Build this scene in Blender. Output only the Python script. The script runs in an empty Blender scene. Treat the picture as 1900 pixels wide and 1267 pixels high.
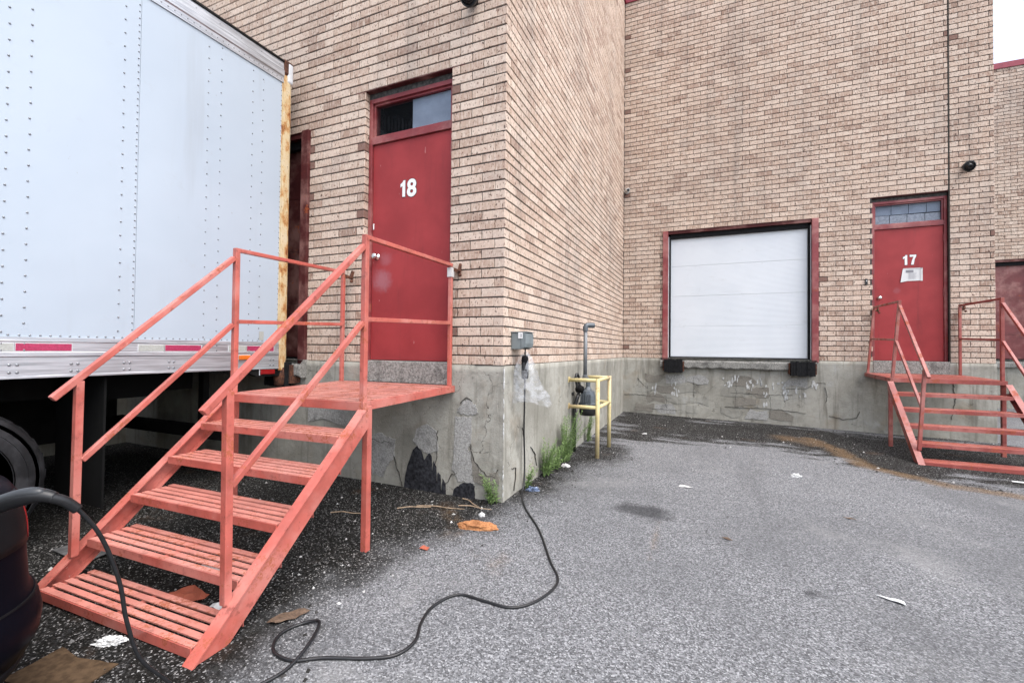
import bpy, bmesh, math, random
import numpy as np
from mathutils import Vector, Matrix, noise as mnoise
random.seed(7)
S = bpy.context.scene
COL = S.collection

# ------------------------------------------------------------------ camera
F_PX, YAW, PITCH, ROLL = 841.6, -0.4149, 0.0172, 0.0106
CAM = Vector((1.6744, -3.6192, 0.1473))          # Z = 0 is the top of the concrete base, ground lies near -1.18
fwd = Vector((math.sin(YAW)*math.cos(PITCH), math.cos(YAW)*math.cos(PITCH), math.sin(PITCH)))
rgt0 = Vector((math.cos(YAW), -math.sin(YAW), 0)); up0 = rgt0.cross(fwd)
rgt = rgt0*math.cos(ROLL) + up0*math.sin(ROLL); upv = -rgt0*math.sin(ROLL) + up0*math.cos(ROLL)
cd = bpy.data.cameras.new('camera'); cam = bpy.data.objects.new('camera', cd); COL.objects.link(cam)
m = Matrix((rgt, upv, -fwd)).transposed().to_4x4(); m.translation = CAM
cam.matrix_world = m
cd.sensor_width = 36; cd.lens = F_PX*36/1900; cd.clip_start = 0.05; cd.clip_end = 3000
S.camera = cam

# ------------------------------------------------------------------ sky, sun, exposure
SUN_EL, SUN_AZ = math.radians(60), math.radians(117)   # azimuth clockwise from +Y
w = bpy.data.worlds.new('World'); S.world = w; w.use_nodes = True
nt = w.node_tree; nt.nodes.clear()
sky = nt.nodes.new('ShaderNodeTexSky'); sky.sky_type = 'NISHITA'; sky.sun_disc = False
sky.sun_elevation = SUN_EL; sky.sun_rotation = SUN_AZ
sky.air_density = 1.0; sky.dust_density = 3.0; sky.ozone_density = 1.0
hs = nt.nodes.new('ShaderNodeHueSaturation'); hs.inputs['Saturation'].default_value = 0.55
bg = nt.nodes.new('ShaderNodeBackground'); bg.inputs['Strength'].default_value = 0.15
out = nt.nodes.new('ShaderNodeOutputWorld')
nt.links.new(sky.outputs[0], hs.inputs['Color']); nt.links.new(hs.outputs[0], bg.inputs[0]); nt.links.new(bg.outputs[0], out.inputs[0])
sd = bpy.data.lights.new('sun', 'SUN'); sd.energy = 0.6; sd.angle = math.radians(50); sd.color = (1, .98, .96)
sun = bpy.data.objects.new('sun', sd); COL.objects.link(sun)
sdir = Vector((math.sin(SUN_AZ)*math.cos(SUN_EL), math.cos(SUN_AZ)*math.cos(SUN_EL), math.sin(SUN_EL)))
sun.rotation_euler = sdir.to_track_quat('Z', 'Y').to_euler(); sun.location = sdir*30
S.view_settings.view_transform = 'Standard'; S.view_settings.look = 'None'
S.view_settings.exposure = 1.47; S.view_settings.gamma = 1
S.render.engine = 'CYCLES'; S.cycles.use_denoising = True
S.cycles.max_bounces = 6; S.cycles.diffuse_bounces = 1; S.cycles.transparent_max_bounces = 12

# ------------------------------------------------------------------ material helpers
class NT:
    def __init__(s, name, rough=.7, metal=0., spec=None):
        s.m = bpy.data.materials.new(name); s.m.use_nodes = True
        s.t = s.m.node_tree; s.b = s.t.nodes['Principled BSDF']
        s.b.inputs['Roughness'].default_value = rough; s.b.inputs['Metallic'].default_value = metal
        if spec is not None: s.b.inputs['Specular IOR Level'].default_value = spec
        s._pos = None
    def n(s, t, **k):
        x = s.t.nodes.new('ShaderNode'+t)
        for a, b in k.items(): setattr(x, a, b)
        return x
    def l(s, a, b): s.t.links.new(a, b)
    def pos(s, scale=(1, 1, 1)):
        if s._pos is None: s._pos = s.n('NewGeometry').outputs['Position']
        if scale == (1, 1, 1): return s._pos
        v = s.n('VectorMath', operation='MULTIPLY'); s.l(s._pos, v.inputs[0]); v.inputs[1].default_value = scale
        return v.outputs[0]
    def noise(s, scale, detail=3, rough=.55, vec=None, dist=0):
        x = s.n('TexNoise'); x.inputs['Scale'].default_value = scale; x.inputs['Detail'].default_value = detail
        x.inputs['Roughness'].default_value = rough; x.inputs['Distortion'].default_value = dist
        s.l(vec if vec is not None else s.pos(), x.inputs['Vector']); return x.outputs['Fac']
    def voro(s, scale, vec=None, feature='F1', outn='Distance', rnd=1):
        x = s.n('TexVoronoi', feature=feature); x.inputs['Scale'].default_value = scale
        x.inputs['Randomness'].default_value = rnd
        s.l(vec if vec is not None else s.pos(), x.inputs['Vector']); return x.outputs[outn]
    def ramp(s, fac, stops):
        x = s.n('ValToRGB'); e = x.color_ramp.elements
        while len(e) < len(stops): e.new(.5)
        for i, (p, c) in enumerate(stops):
            e[i].position = p; e[i].color = (c, c, c, 1) if isinstance(c, (int, float)) else (*c, 1)
        s.l(fac, x.inputs[0]); return x.outputs[0]
    def sm(s, v, a, b, lo=0., hi=1.):
        x = s.n('MapRange', interpolation_type='SMOOTHSTEP'); s.l(v, x.inputs[0])
        for i, q in enumerate((a, b, lo, hi)): x.inputs[i+1].default_value = q
        return x.outputs[0]
    def math(s, op, a, b=0.):
        x = s.n('Math', operation=op)
        for i, q in enumerate((a, b)):
            if isinstance(q, (int, float)): x.inputs[i].default_value = q
            else: s.l(q, x.inputs[i])
        return x.outputs[0]
    def mix(s, fac, a, b, mode='MIX'):
        x = s.n('Mix', data_type='RGBA', blend_type=mode)
        for sock, q in ((x.inputs['Factor'], fac), (x.inputs['A'], a), (x.inputs['B'], b)):
            pass
        ins = [x.inputs[0], x.inputs[6], x.inputs[7]]
        for sock, q in zip(ins, (fac, a, b)):
            if isinstance(q, (int, float)): sock.default_value = q
            elif isinstance(q, tuple): sock.default_value = (*q, 1)
            else: s.l(q, sock)
        return x.outputs[2]
    def attr(s, name, typ='GEOMETRY'):
        x = s.n('Attribute', attribute_type=typ, attribute_name=name); return x.outputs['Fac']
    def sep(s, i):
        x = s.n('SeparateXYZ'); s.l(s.pos(), x.inputs[0]); return x.outputs[i]
    def col(s, c):
        if isinstance(c, tuple): s.b.inputs['Base Color'].default_value = (*c, 1)
        else: s.l(c, s.b.inputs['Base Color'])
        return s
    def rgh(s, v): s.l(v, s.b.inputs['Roughness'])
    def bump(s, h, strength=.4, dist=.01):
        x = s.n('Bump'); x.inputs['Strength'].default_value = strength; x.inputs['Distance'].default_value = dist
        s.l(h, x.inputs['Height']); s.l(x.outputs[0], s.b.inputs['Normal']); return s

def plain(name, c, rough=.6, metal=0., var=.12, scale=9, bump=0, bscale=60):
    t = NT(name, rough, metal)
    f = t.noise(scale, 4)
    a = tuple(max(0, v*(1-var)) for v in c); b = tuple(min(1, v*(1+var)) for v in c)
    t.col(t.mix(t.sm(f, .3, .7), a, b))
    if bump: t.bump(t.noise(bscale, 4), bump, .006)
    return t.m

L_ = 5.8697
MAT = {}
def brick_mat():
    t = NT('brick', .92)
    tint = t.math('ADD', t.attr('tint'), t.attr('tint', 'OBJECT'))
    base = t.ramp(tint, [(0, (.29, .188, .142)), (.18, (.44, .312, .242)), (.5, (.555, .418, .328)), (.8, (.65, .515, .418)), (1, (.53, .42, .345))])
    drag = t.noise(1, 4, .65, t.pos((48, 48, 11)))
    base = t.mix(t.sm(drag, .44, .70, 0, .75), base, (.72, .61, .51), 'MIX')
    mot = t.noise(17, 4, .65)
    base = t.mix(t.sm(mot, .50, .70, 0, .5), base, (.42, .275, .21))
    big = t.noise(.7, 4)
    base = t.mix(t.sm(big, .42, .74, 0, .30), base, (.33, .275, .24))
    run = t.noise(1, 6, .65, t.pos((2.6, 2.6, .22)))                     # rain-washed soot in long vertical runs
    base = t.mix(t.sm(run, .50, .74, 0, .42), base, (.25, .215, .19))
    sp = t.noise(1, 3, .6, t.pos((70, 70, 34)))
    spk = t.sm(sp, .575, .655)
    base = t.mix(t.math('MULTIPLY', spk, .80), base, (.13, .065, .05))
    sp2 = t.sm(t.noise(1, 2, .5, t.pos((30, 30, 20))), .66, .70)
    base = t.mix(t.math('MULTIPLY', sp2, .85), base, (.06, .035, .03))
    dk = t.sm(tint, 1.2, 1.3)
    base = t.mix(t.math('MULTIPLY', dk, .8), base, (.15, .065, .05))
    t.col(base); t.bump(t.math('ADD', t.noise(1, 3, .6, t.pos((90, 90, 30))), t.math('MULTIPLY', spk, -.6)), .6, .004)
    return t.m
def mortar_mat():
    t = NT('mortar', .95); n = t.noise(35, 4)
    t.col(t.mix(t.sm(n, .3, .7), (.045, .042, .040), (.10, .093, .087))); t.bump(n, .4, .004); return t.m
def parge_mat(name='parging', a=(.26, .248, .212), b=(.40, .385, .338)):
    t = NT(name, .93)
    big = t.noise(1.3, 6, .65); c = t.mix(t.sm(big, .34, .66), a, b)
    mott = t.noise(9, 6, .7); c = t.mix(t.sm(mott, .47, .72, 0, .45), c, (.20, .19, .16))
    pale = t.noise(4.5, 5, .65); c = t.mix(t.sm(pale, .56, .74, 0, .6), c, (.43, .425, .40))
    strk = t.noise(1, 5, .65, t.pos((9, 9, .8))); c = t.mix(t.sm(strk, .50, .74, 0, .75), c, (.15, .138, .112))
    warm = t.noise(2.3, 3); c = t.mix(t.sm(warm, .58, .75, 0, .5), c, (.27, .215, .15))
    damp = t.noise(1.9, 6, .68); c = t.mix(t.sm(damp, .55, .72, 0, .55), c, (.11, .104, .088))      # moss and damp stains
    wv = t.n('VectorMath', operation='ADD'); t.l(t.pos(), wv.inputs[0])
    nn = t.n('TexNoise'); nn.inputs['Scale'].default_value = 5; nn.inputs['Detail'].default_value = 6; t.l(t.pos(), nn.inputs['Vector'])
    sc = t.n('VectorMath', operation='SCALE'); t.l(nn.outputs['Color'], sc.inputs[0]); sc.inputs[3].default_value = .45
    t.l(sc.outputs[0], wv.inputs[1])
    cr = t.voro(1.5, wv.outputs[0], 'DISTANCE_TO_EDGE'); crk = t.sm(cr, .0, .0055, 1, 0)
    crk = t.math('MULTIPLY', crk, t.sm(t.noise(1.1, 3), .50, .60))
    c = t.mix(t.math('MULTIPLY', crk, .75), c, (.07, .065, .055))
    pit = t.sm(t.noise(55, 3), .64, .70); c = t.mix(t.math('MULTIPLY', pit, .55), c, (.10, .095, .085))
    t.col(c)
    h = t.math('ADD', t.noise(30, 6, .7), t.math('MULTIPLY', crk, -1.0)); t.bump(h, .7, .010); return t.m
def grit_mat(name, a, b, sc=90, bump=.9):
    t = NT(name, .95); n = t.noise(sc, 4, .7); m2 = t.noise(7, 4)
    c = t.mix(t.sm(n, .3, .7), a, b); c = t.mix(t.sm(m2, .5, .7, 0, .5), c, tuple(v*.5 for v in a))
    t.col(c); t.bump(n, bump, .008); return t.m
def paint_metal(name, c, rust=.5, rough=.45, dirt=(.10, .05, .035)):
    t = NT(name, rough)
    n = t.noise(5, 6, .65); a = tuple(v*.74 for v in c); base = t.mix(t.sm(n, .32, .68), a, c)
    fade = t.noise(2.1, 5, .65); base = t.mix(t.sm(fade, .44, .66, 0, .7), base, tuple(min(1, .55*v+.45*f) for v, f in zip(c, (.62, .36, .31))))
    grime = t.noise(14, 6, .72); base = t.mix(t.sm(grime, .54, .70, 0, .65*min(1, rust)), base, tuple(v*.35 for v in c))
    r1 = t.noise(4.5, 8, .78); k = t.sm(r1, .61-.08*rust, .68-.05*rust)
    g2 = t.sm(t.noise(60, 4, .7), .42, .56)
    base = t.mix(t.math('MULTIPLY', t.math('MULTIPLY', k, g2), .85), base, (.34, .085, .028))
    sp = t.sm(t.noise(80, 3, .6), .69, .73); base = t.mix(t.math('MULTIPLY', sp, .75*min(1, rust)), base, dirt)
    chip = t.sm(t.noise(38, 4, .7), .69, .72); base = t.mix(t.math('MULTIPLY', chip, .7*min(1, rust)), base, (.55, .42, .38))
    t.col(base); t.rgh(t.sm(k, 0, 1, rough, .85)); t.bump(t.noise(40, 5, .65), .22, .004); return t.m
def door_mat():
    t = NT('door_red_paint', .5, 0, .3)
    n = t.noise(3, 5); c = t.mix(t.sm(n, .3, .7), (.27, .030, .032), (.34, .040, .042))
    dirt = t.noise(1, 4, .6, t.pos((9, 9, 1.2))); c = t.mix(t.sm(dirt, .55, .8, 0, .45), c, (.12, .025, .025))
    scr = t.sm(t.noise(1, 2, .5, t.pos((40, 40, 9))), .76, .80); c = t.mix(t.math('MULTIPLY', scr, .5), c, (.55, .30, .28))
    for ctr, rad, amt in (((-1.42, .085, .84), .16, .34), ((-1.38, .085, 1.05), .10, .2), ((4.52, L_+.085, 1.20), .07, .12)):
        v = t.n('VectorMath', operation='DISTANCE'); t.l(t.pos(), v.inputs[0]); v.inputs[1].default_value = ctr
        dd_ = t.math('ADD', v.outputs['Value'], t.math('MULTIPLY', t.math('SUBTRACT', t.noise(12, 5, .7), .5), rad*1.2))
        c = t.mix(t.sm(dd_, rad*.2, rad, amt, 0), c, (.42, .27, .31))
    t.col(c); t.bump(t.noise(180, 2), .15, .003); return t.m
def rust_mat():
    t = NT('rusted_steel', .8)
    n = t.noise(1, 6, .72, t.pos((9, 9, 5))); n2 = t.noise(46, 5, .78)
    c = t.ramp(n, [(.26, (.05, .018, .010)), (.36, (.24, .07, .02)), (.44, (.48, .24, .08)), (.52, (.60, .46, .26)), (.75, (.64, .56, .42))])
    c = t.mix(t.sm(n2, .58, .66, 0, .85), c, (.08, .03, .018))
    t.col(c); t.bump(n2, .5, .004); return t.m
def trailer_mat():
    t = NT('trailer_white_paint', .28)
    n = t.noise(.8, 4); c = t.mix(t.sm(n, .3, .7), (.42, .485, .555), (.45, .515, .585))
    st = t.noise(1, 5, .6, t.pos((5, 5, .35))); c = t.mix(t.sm(st, .54, .78, 0, .32), c, (.33, .35, .37))
    sm2 = t.noise(5, 6, .7); c = t.mix(t.sm(sm2, .60, .78, 0, .28), c, (.34, .34, .33))
    sp = t.sm(t.noise(22, 2), .77, .80); c = t.mix(t.math('MULTIPLY', sp, .5), c, (.25, .24, .22))
    t.col(c); t.bump(t.noise(1.1, 3), .22, .04); return t.m
def alu_mat():
    t = NT('brushed_aluminium', .42, .75)
    n = t.noise(1, 4, .6, t.pos((3, 3, 90))); c = t.mix(t.sm(n, .3, .7), (.42, .44, .47), (.66, .68, .71))
    d = t.noise(2.2, 4); c = t.mix(t.sm(d, .55, .8, 0, .4), c, (.30, .30, .30))
    t.col(c); t.rgh(t.sm(n, .3, .7, .34, .55)); return t.m
def sectional_mat():
    t = NT('dock_door_white', .35)
    n = t.noise(1.2, 4); c = t.mix(t.sm(n, .3, .7), (.64, .675, .71), (.69, .72, .75))
    d = t.noise(1, 5, .6, t.pos((2, 2, 9))); c = t.mix(t.sm(d, .58, .82, 0, .32), c, (.45, .45, .44))
    e = t.noise(7, 6, .72); c = t.mix(t.sm(e, .60, .76, 0, .3), c, (.40, .40, .39))
    t.col(c)
    wv = t.n('TexWave', bands_direction='Z'); wv.inputs['Scale'].default_value = 14; t.l(t.pos(), wv.inputs['Vector'])
    t.bump(wv.outputs['Fac'], .28, .006); return t.m
def ground_mat():
    t = NT('asphalt', .9)
    vc = t.n('TexVoronoi'); vc.inputs['Scale'].default_value = 140; t.l(t.pos(), vc.inputs['Vector'])
    gr = t.n('SeparateColor'); t.l(vc.outputs['Color'], gr.inputs[0])
    stone = gr.outputs[0]
    lt = t.ramp(stone, [(0, (.03, .03, .032)), (.25, (.09, .091, .095)), (.6, (.19, .192, .20)), (.85, (.30, .303, .312)), (1, (.48, .483, .49))])
    lt = t.mix(.20, lt, (.20, .20, .202))
    big = t.noise(.45, 6, .65); lt = t.mix(t.sm(big, .42, .64, 0, .5), lt, (.11, .111, .115))
    dust = t.noise(1.1, 6, .7, None, .4); lt = t.mix(t.sm(dust, .52, .75, 0, .45), lt, (.30, .297, .29))
    trk = t.noise(1, 5, .65, t.pos((1.6, .22, 1))); lt = t.mix(t.sm(trk, .55, .75, 0, .38), lt, (.09, .09, .093))
    wv = t.n('VectorMath', operation='ADD'); t.l(t.pos(), wv.inputs[0])
    nn = t.n('TexNoise'); nn.inputs['Scale'].default_value = 2.2; nn.inputs['Detail'].default_value = 6; t.l(t.pos(), nn.inputs['Vector'])
    sc = t.n('VectorMath', operation='SCALE'); t.l(nn.outputs['Color'], sc.inputs[0]); sc.inputs[3].default_value = .9; t.l(sc.outputs[0], wv.inputs[1])
    hc = t.sm(t.voro(.42, wv.outputs[0], 'DISTANCE_TO_EDGE'), 0, .0035, 1, 0)
    lt = t.mix(t.math('MULTIPLY', hc, t.sm(t.noise(.5, 3), .46, .58, 0, .7)), lt, (.045, .045, .046))
    fine = t.noise(260, 2); lt = t.mix(t.sm(fine, .45, .65, 0, .35), lt, (.09, .09, .092))
    dk = t.ramp(stone, [(0, (.004, .004, .0035)), (.72, (.012, .0115, .010)), (.88, (.04, .038, .035)), (1, (.36, .35, .34))])
    dbig = t.noise(1.4, 5, .6); dk = t.mix(t.sm(dbig, .45, .72, 0, .6), dk, (.014, .013, .011))
    brn = t.noise(2.6, 4); dk = t.mix(t.sm(brn, .6, .75, 0, .5), dk, (.070, .040, .022))
    d = t.attr('dirt')                                     # signed distance to the edge of the silt, in metres
    dn = t.math('ADD', d, t.math('MULTIPLY', t.math('SUBTRACT', t.noise(2.2, 7, .7), .5), 1.05))
    stk = t.noise(1, 6, .7, t.pos((.9, 3.4, 1))); yfar = t.sm(t.sep(1), 1.8, 3.2)
    dn = t.math('SUBTRACT', dn, t.math('MULTIPLY', yfar, t.sm(stk, .46, .62, 0, .75)))
    dm = t.sm(dn, -.22, .30)
    brk = t.noise(26, 5, .75); dm = t.math('MULTIPLY', dm, t.sm(brk, .33, .50, .80, 1))
    c = t.mix(dm, lt, dk)
    rs = t.attr('rust'); rn = t.math('ADD', rs, t.math('MULTIPLY', t.math('SUBTRACT', t.noise(4, 5, .7), .5), .9))
    rm = t.sm(rn, .35, .85, 0, .65); c = t.mix(rm, c, t.mix(t.sm(stone, .3, .8), (.10, .055, .028), (.24, .165, .09)))
    ol = t.attr('oil'); on = t.math('ADD', ol, t.math('MULTIPLY', t.math('SUBTRACT', t.noise(6, 4), .5), .6))
    c = t.mix(t.sm(on, .4, .8, 0, .75), c, (.03, .03, .032))
    t.col(c)
    vd = vc.outputs['Distance']
    t.bump(t.math('ADD', t.math('MULTIPLY', vd, -1.0), t.math('MULTIPLY', t.noise(9, 4), 1.5)), .55, .006)
    t.rgh(t.sm(dm, 0, 1, .88, .78)); return t.m
def glass_mat(name='window_glass', tint=(.86, .88, .91), tr=.86):
    t = NT(name, .05); t.b.inputs['Base Color'].default_value = (.02, .022, .025, 1)
    tr_ = t.n('BsdfTransparent'); tr_.inputs[0].default_value = (*tint, 1)
    mx = t.n('MixShader'); mx.inputs[0].default_value = tr
    o = t.t.nodes['Material Output']; t.l(t.b.outputs[0], mx.inputs[1]); t.l(tr_.outputs[0], mx.inputs[2]); t.l(mx.outputs[0], o.inputs[0])
    return t.m
def bag_mat():
    t = NT('clear_plastic_film', .25); t.col((.75, .77, .80))
    tr_ = t.n('BsdfTransparent'); mx = t.n('MixShader')
    t.l(t.sm(t.noise(16, 3, .6), .38, .62, .72, .95), mx.inputs[0])
    t.bump(t.noise(14, 3, .6), .7, .03)
    o = t.t.nodes['Material Output']; t.l(t.b.outputs[0], mx.inputs[1]); t.l(tr_.outputs[0], mx.inputs[2]); t.l(mx.outputs[0], o.inputs[0])
    return t.m
def tyre_mat():
    t = NT('tyre_rubber', .55); n = t.noise(9, 4)
    t.col(t.mix(t.sm(n, .4, .7), (.012, .012, .013), (.035, .035, .038))); t.bump(t.noise(40, 3), .2, .004); return t.m
MAT = dict(brick=brick_mat(), mortar=mortar_mat(), parge=parge_mat(), ground=ground_mat(), door=door_mat(), rust=rust_mat(),
    trailer=trailer_mat(), alu=alu_mat(), sectional=sectional_mat(), glass=glass_mat(), bag=bag_mat(), tyre=tyre_mat(),
    stair=paint_metal('stair_red_paint', (.53, .125, .095), 1.0, .34), slat=paint_metal('worn_skylit_tread_paint', (.66, .25, .20), 1.5, .38), slat2=paint_metal('worn_skylit_dull_tread_paint', (.45, .12, .095), 1.6, .4), stair2=paint_metal('weathered_shaded_stair_red_paint', (.33, .072, .060), 1.3, .4),  # slats paler for sky light, stair2 darker for shaded rails, put into colour
    frame=paint_metal('frame_red_paint', (.25, .036, .040), .25, .4), maroon=paint_metal('maroon_and_shaded_red_steel', (.085, .022, .022), .3, .5),  # maroon also paints shade onto parts of the red dock frames
    flash=plain('flashing_red', (.27, .03, .05), .4), block=grit_mat('exposed_block', (.25, .245, .23), (.45, .44, .42), 70),
    grit=grit_mat('exposed_aggregate', (.13, .125, .115), (.40, .39, .36), 60), brownblock=grit_mat('brown_scratch_coat', (.18, .165, .14), (.28, .26, .225), 90),
    tar=grit_mat('black_tar', (.012, .012, .014), (.050, .051, .058), 30, .8), efflo=grit_mat('white_efflorescence', (.44, .44, .43), (.64, .64, .62), 60),
    parge2=parge_mat('thin_render', (.25, .24, .21), (.36, .35, .31)), crack=plain('crack_shadow', (.06, .055, .048), .95), rubber=plain('black_rubber', (.013, .013, .014), .75, 0, .3, 30, .4), black=plain('black_paint', (.012, .012, .013), .35),
    darksteel=plain('dark_chassis_steel', (.010, .0095, .0095), .7, 0, .4, 5), steel=plain('galvanised_steel', (.35, .36, .37), .4, .7),
    chrome=plain('chrome', (.75, .75, .74), .15, 1.), white=plain('white_vinyl', (.80, .80, .79), .5, 0, .03), outline=plain('number_edge', (.03, .012, .012), .6),
    yellow=paint_metal('yellow_pipe_paint', (.70, .58, .29), .35, .5, (.25, .15, .05)), boxgrey=plain('grey_plastic_box', (.17, .195, .20), .5, 0, .12, 14),
    metergrey=plain('meter_grey', (.10, .115, .13), .4, .2), pipegrey=plain('pipe_grey', (.17, .18, .19), .45, .3),
    cable=plain('black_cable', (.010, .010, .011), .42, 0, .2, 40), handle=plain('handle_grey', (.035, .037, .04), .35), leaf=None,
    carpaint=plain('car_midnight_paint', (.004, .004, .007), .35, 0, .1), cartrim=plain('car_black_trim', (.010, .010, .011), .4), carglass=plain('car_tinted_glass', (.006, .007, .008), .05),
    redlens=plain('red_lens', (.26, .006, .008), .12), orangelens=plain('orange_lens', (.75, .17, .02), .2), tapered=plain('reflective_red', (.40, .035, .10), .35, 0, .2, 120), tapewhite=plain('reflective_white', (.42, .43, .40), .35, 0, .1, 120),
    rim=plain('aluminium_wheel', (.62, .56, .42), .45, .1, .4, 12), interior=plain('dark_interior', (.02, .021, .023), .8), board=plain('blue_grey_sky_backing', (.62, .68, .76), .7, 0, .15, 4), palebox=plain('pale_cartons', (.78, .80, .82), .8, 0, .2, 25),
    paper=plain('paper_white', (.64, .64, .63), .8, 0, .05), ink=plain('printed_grey', (.22, .22, .24), .8), inklight=plain('printed_light_grey', (.50, .50, .52), .8), tapeclear=plain('packing_tape', (.62, .60, .58), .25),
    card=plain('wet_cardboard', (.085, .055, .032), .9, 0, .3, 30, .4), foam=grit_mat('orange_foam', (.30, .11, .04), (.50, .24, .10), 70), brownleaf=plain('dead_leaf', (.11, .07, .045), .8, 0, .3, 60),
    redleaf=plain('red_scrap', (.35, .09, .05), .7), stick=plain('dry_stick', (.33, .24, .16), .8, 0, .3, 30), bluefoil=plain('blue_wrapper', (.13, .17, .26), .3, .3, .6, 45), plate=plain('weathered_board', (.10, .10, .10), .8, 0, .3, 15),
    stone=None, farred=paint_metal('faded_maroon_door', (.17, .035, .035), .3, .55), darkrust=grit_mat('dark_rust', (.035, .014, .010), (.16, .06, .03), 40, .6), rivet=plain('rivet_grey', (.22, .23, .245), .35, .4), white2=plain('white_housing', (.6, .6, .58), .4), seal=plain('white_door_trim', (.62, .64, .66), .5), mudflap=plain('mud_flap', (.009, .009, .009), .9))
def leaf_mat():
    t = NT('weed_leaf', .6); n = t.noise(30, 3)
    t.col(t.mix(t.sm(n, .3, .7), (.10, .175, .045), (.23, .335, .115)))
    return t.m
def stone_mat():
    t = NT('gravel_stone', .9); k = t.attr('tint')
    t.col(t.ramp(k, [(0, (.025, .024, .022)), (.55, (.055, .052, .05)), (.82, (.17, .165, .16)), (1, (.60, .59, .57))])); return t.m
MAT['carpaint'].node_tree.nodes['Principled BSDF'].inputs['Specular IOR Level'].default_value = .03
MAT['cartrim'].node_tree.nodes['Principled BSDF'].inputs['Specular IOR Level'].default_value = .04
MAT['leaf'] = leaf_mat(); MAT['stone'] = stone_mat()
for k_ in ('ground', 'tar', 'darksteel', 'mudflap', 'rubber', 'interior', 'plate', 'card', 'brick', 'mortar', 'parge', 'parge2', 'crack', 'stone', 'maroon', 'block', 'grit', 'brownblock'):
    MAT[k_].node_tree.nodes['Principled BSDF'].inputs['Specular IOR Level'].default_value = .12      # dusty, matt surfaces
MAT['tyre'].node_tree.nodes['Principled BSDF'].inputs['Specular IOR Level'].default_value = .25

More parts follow.
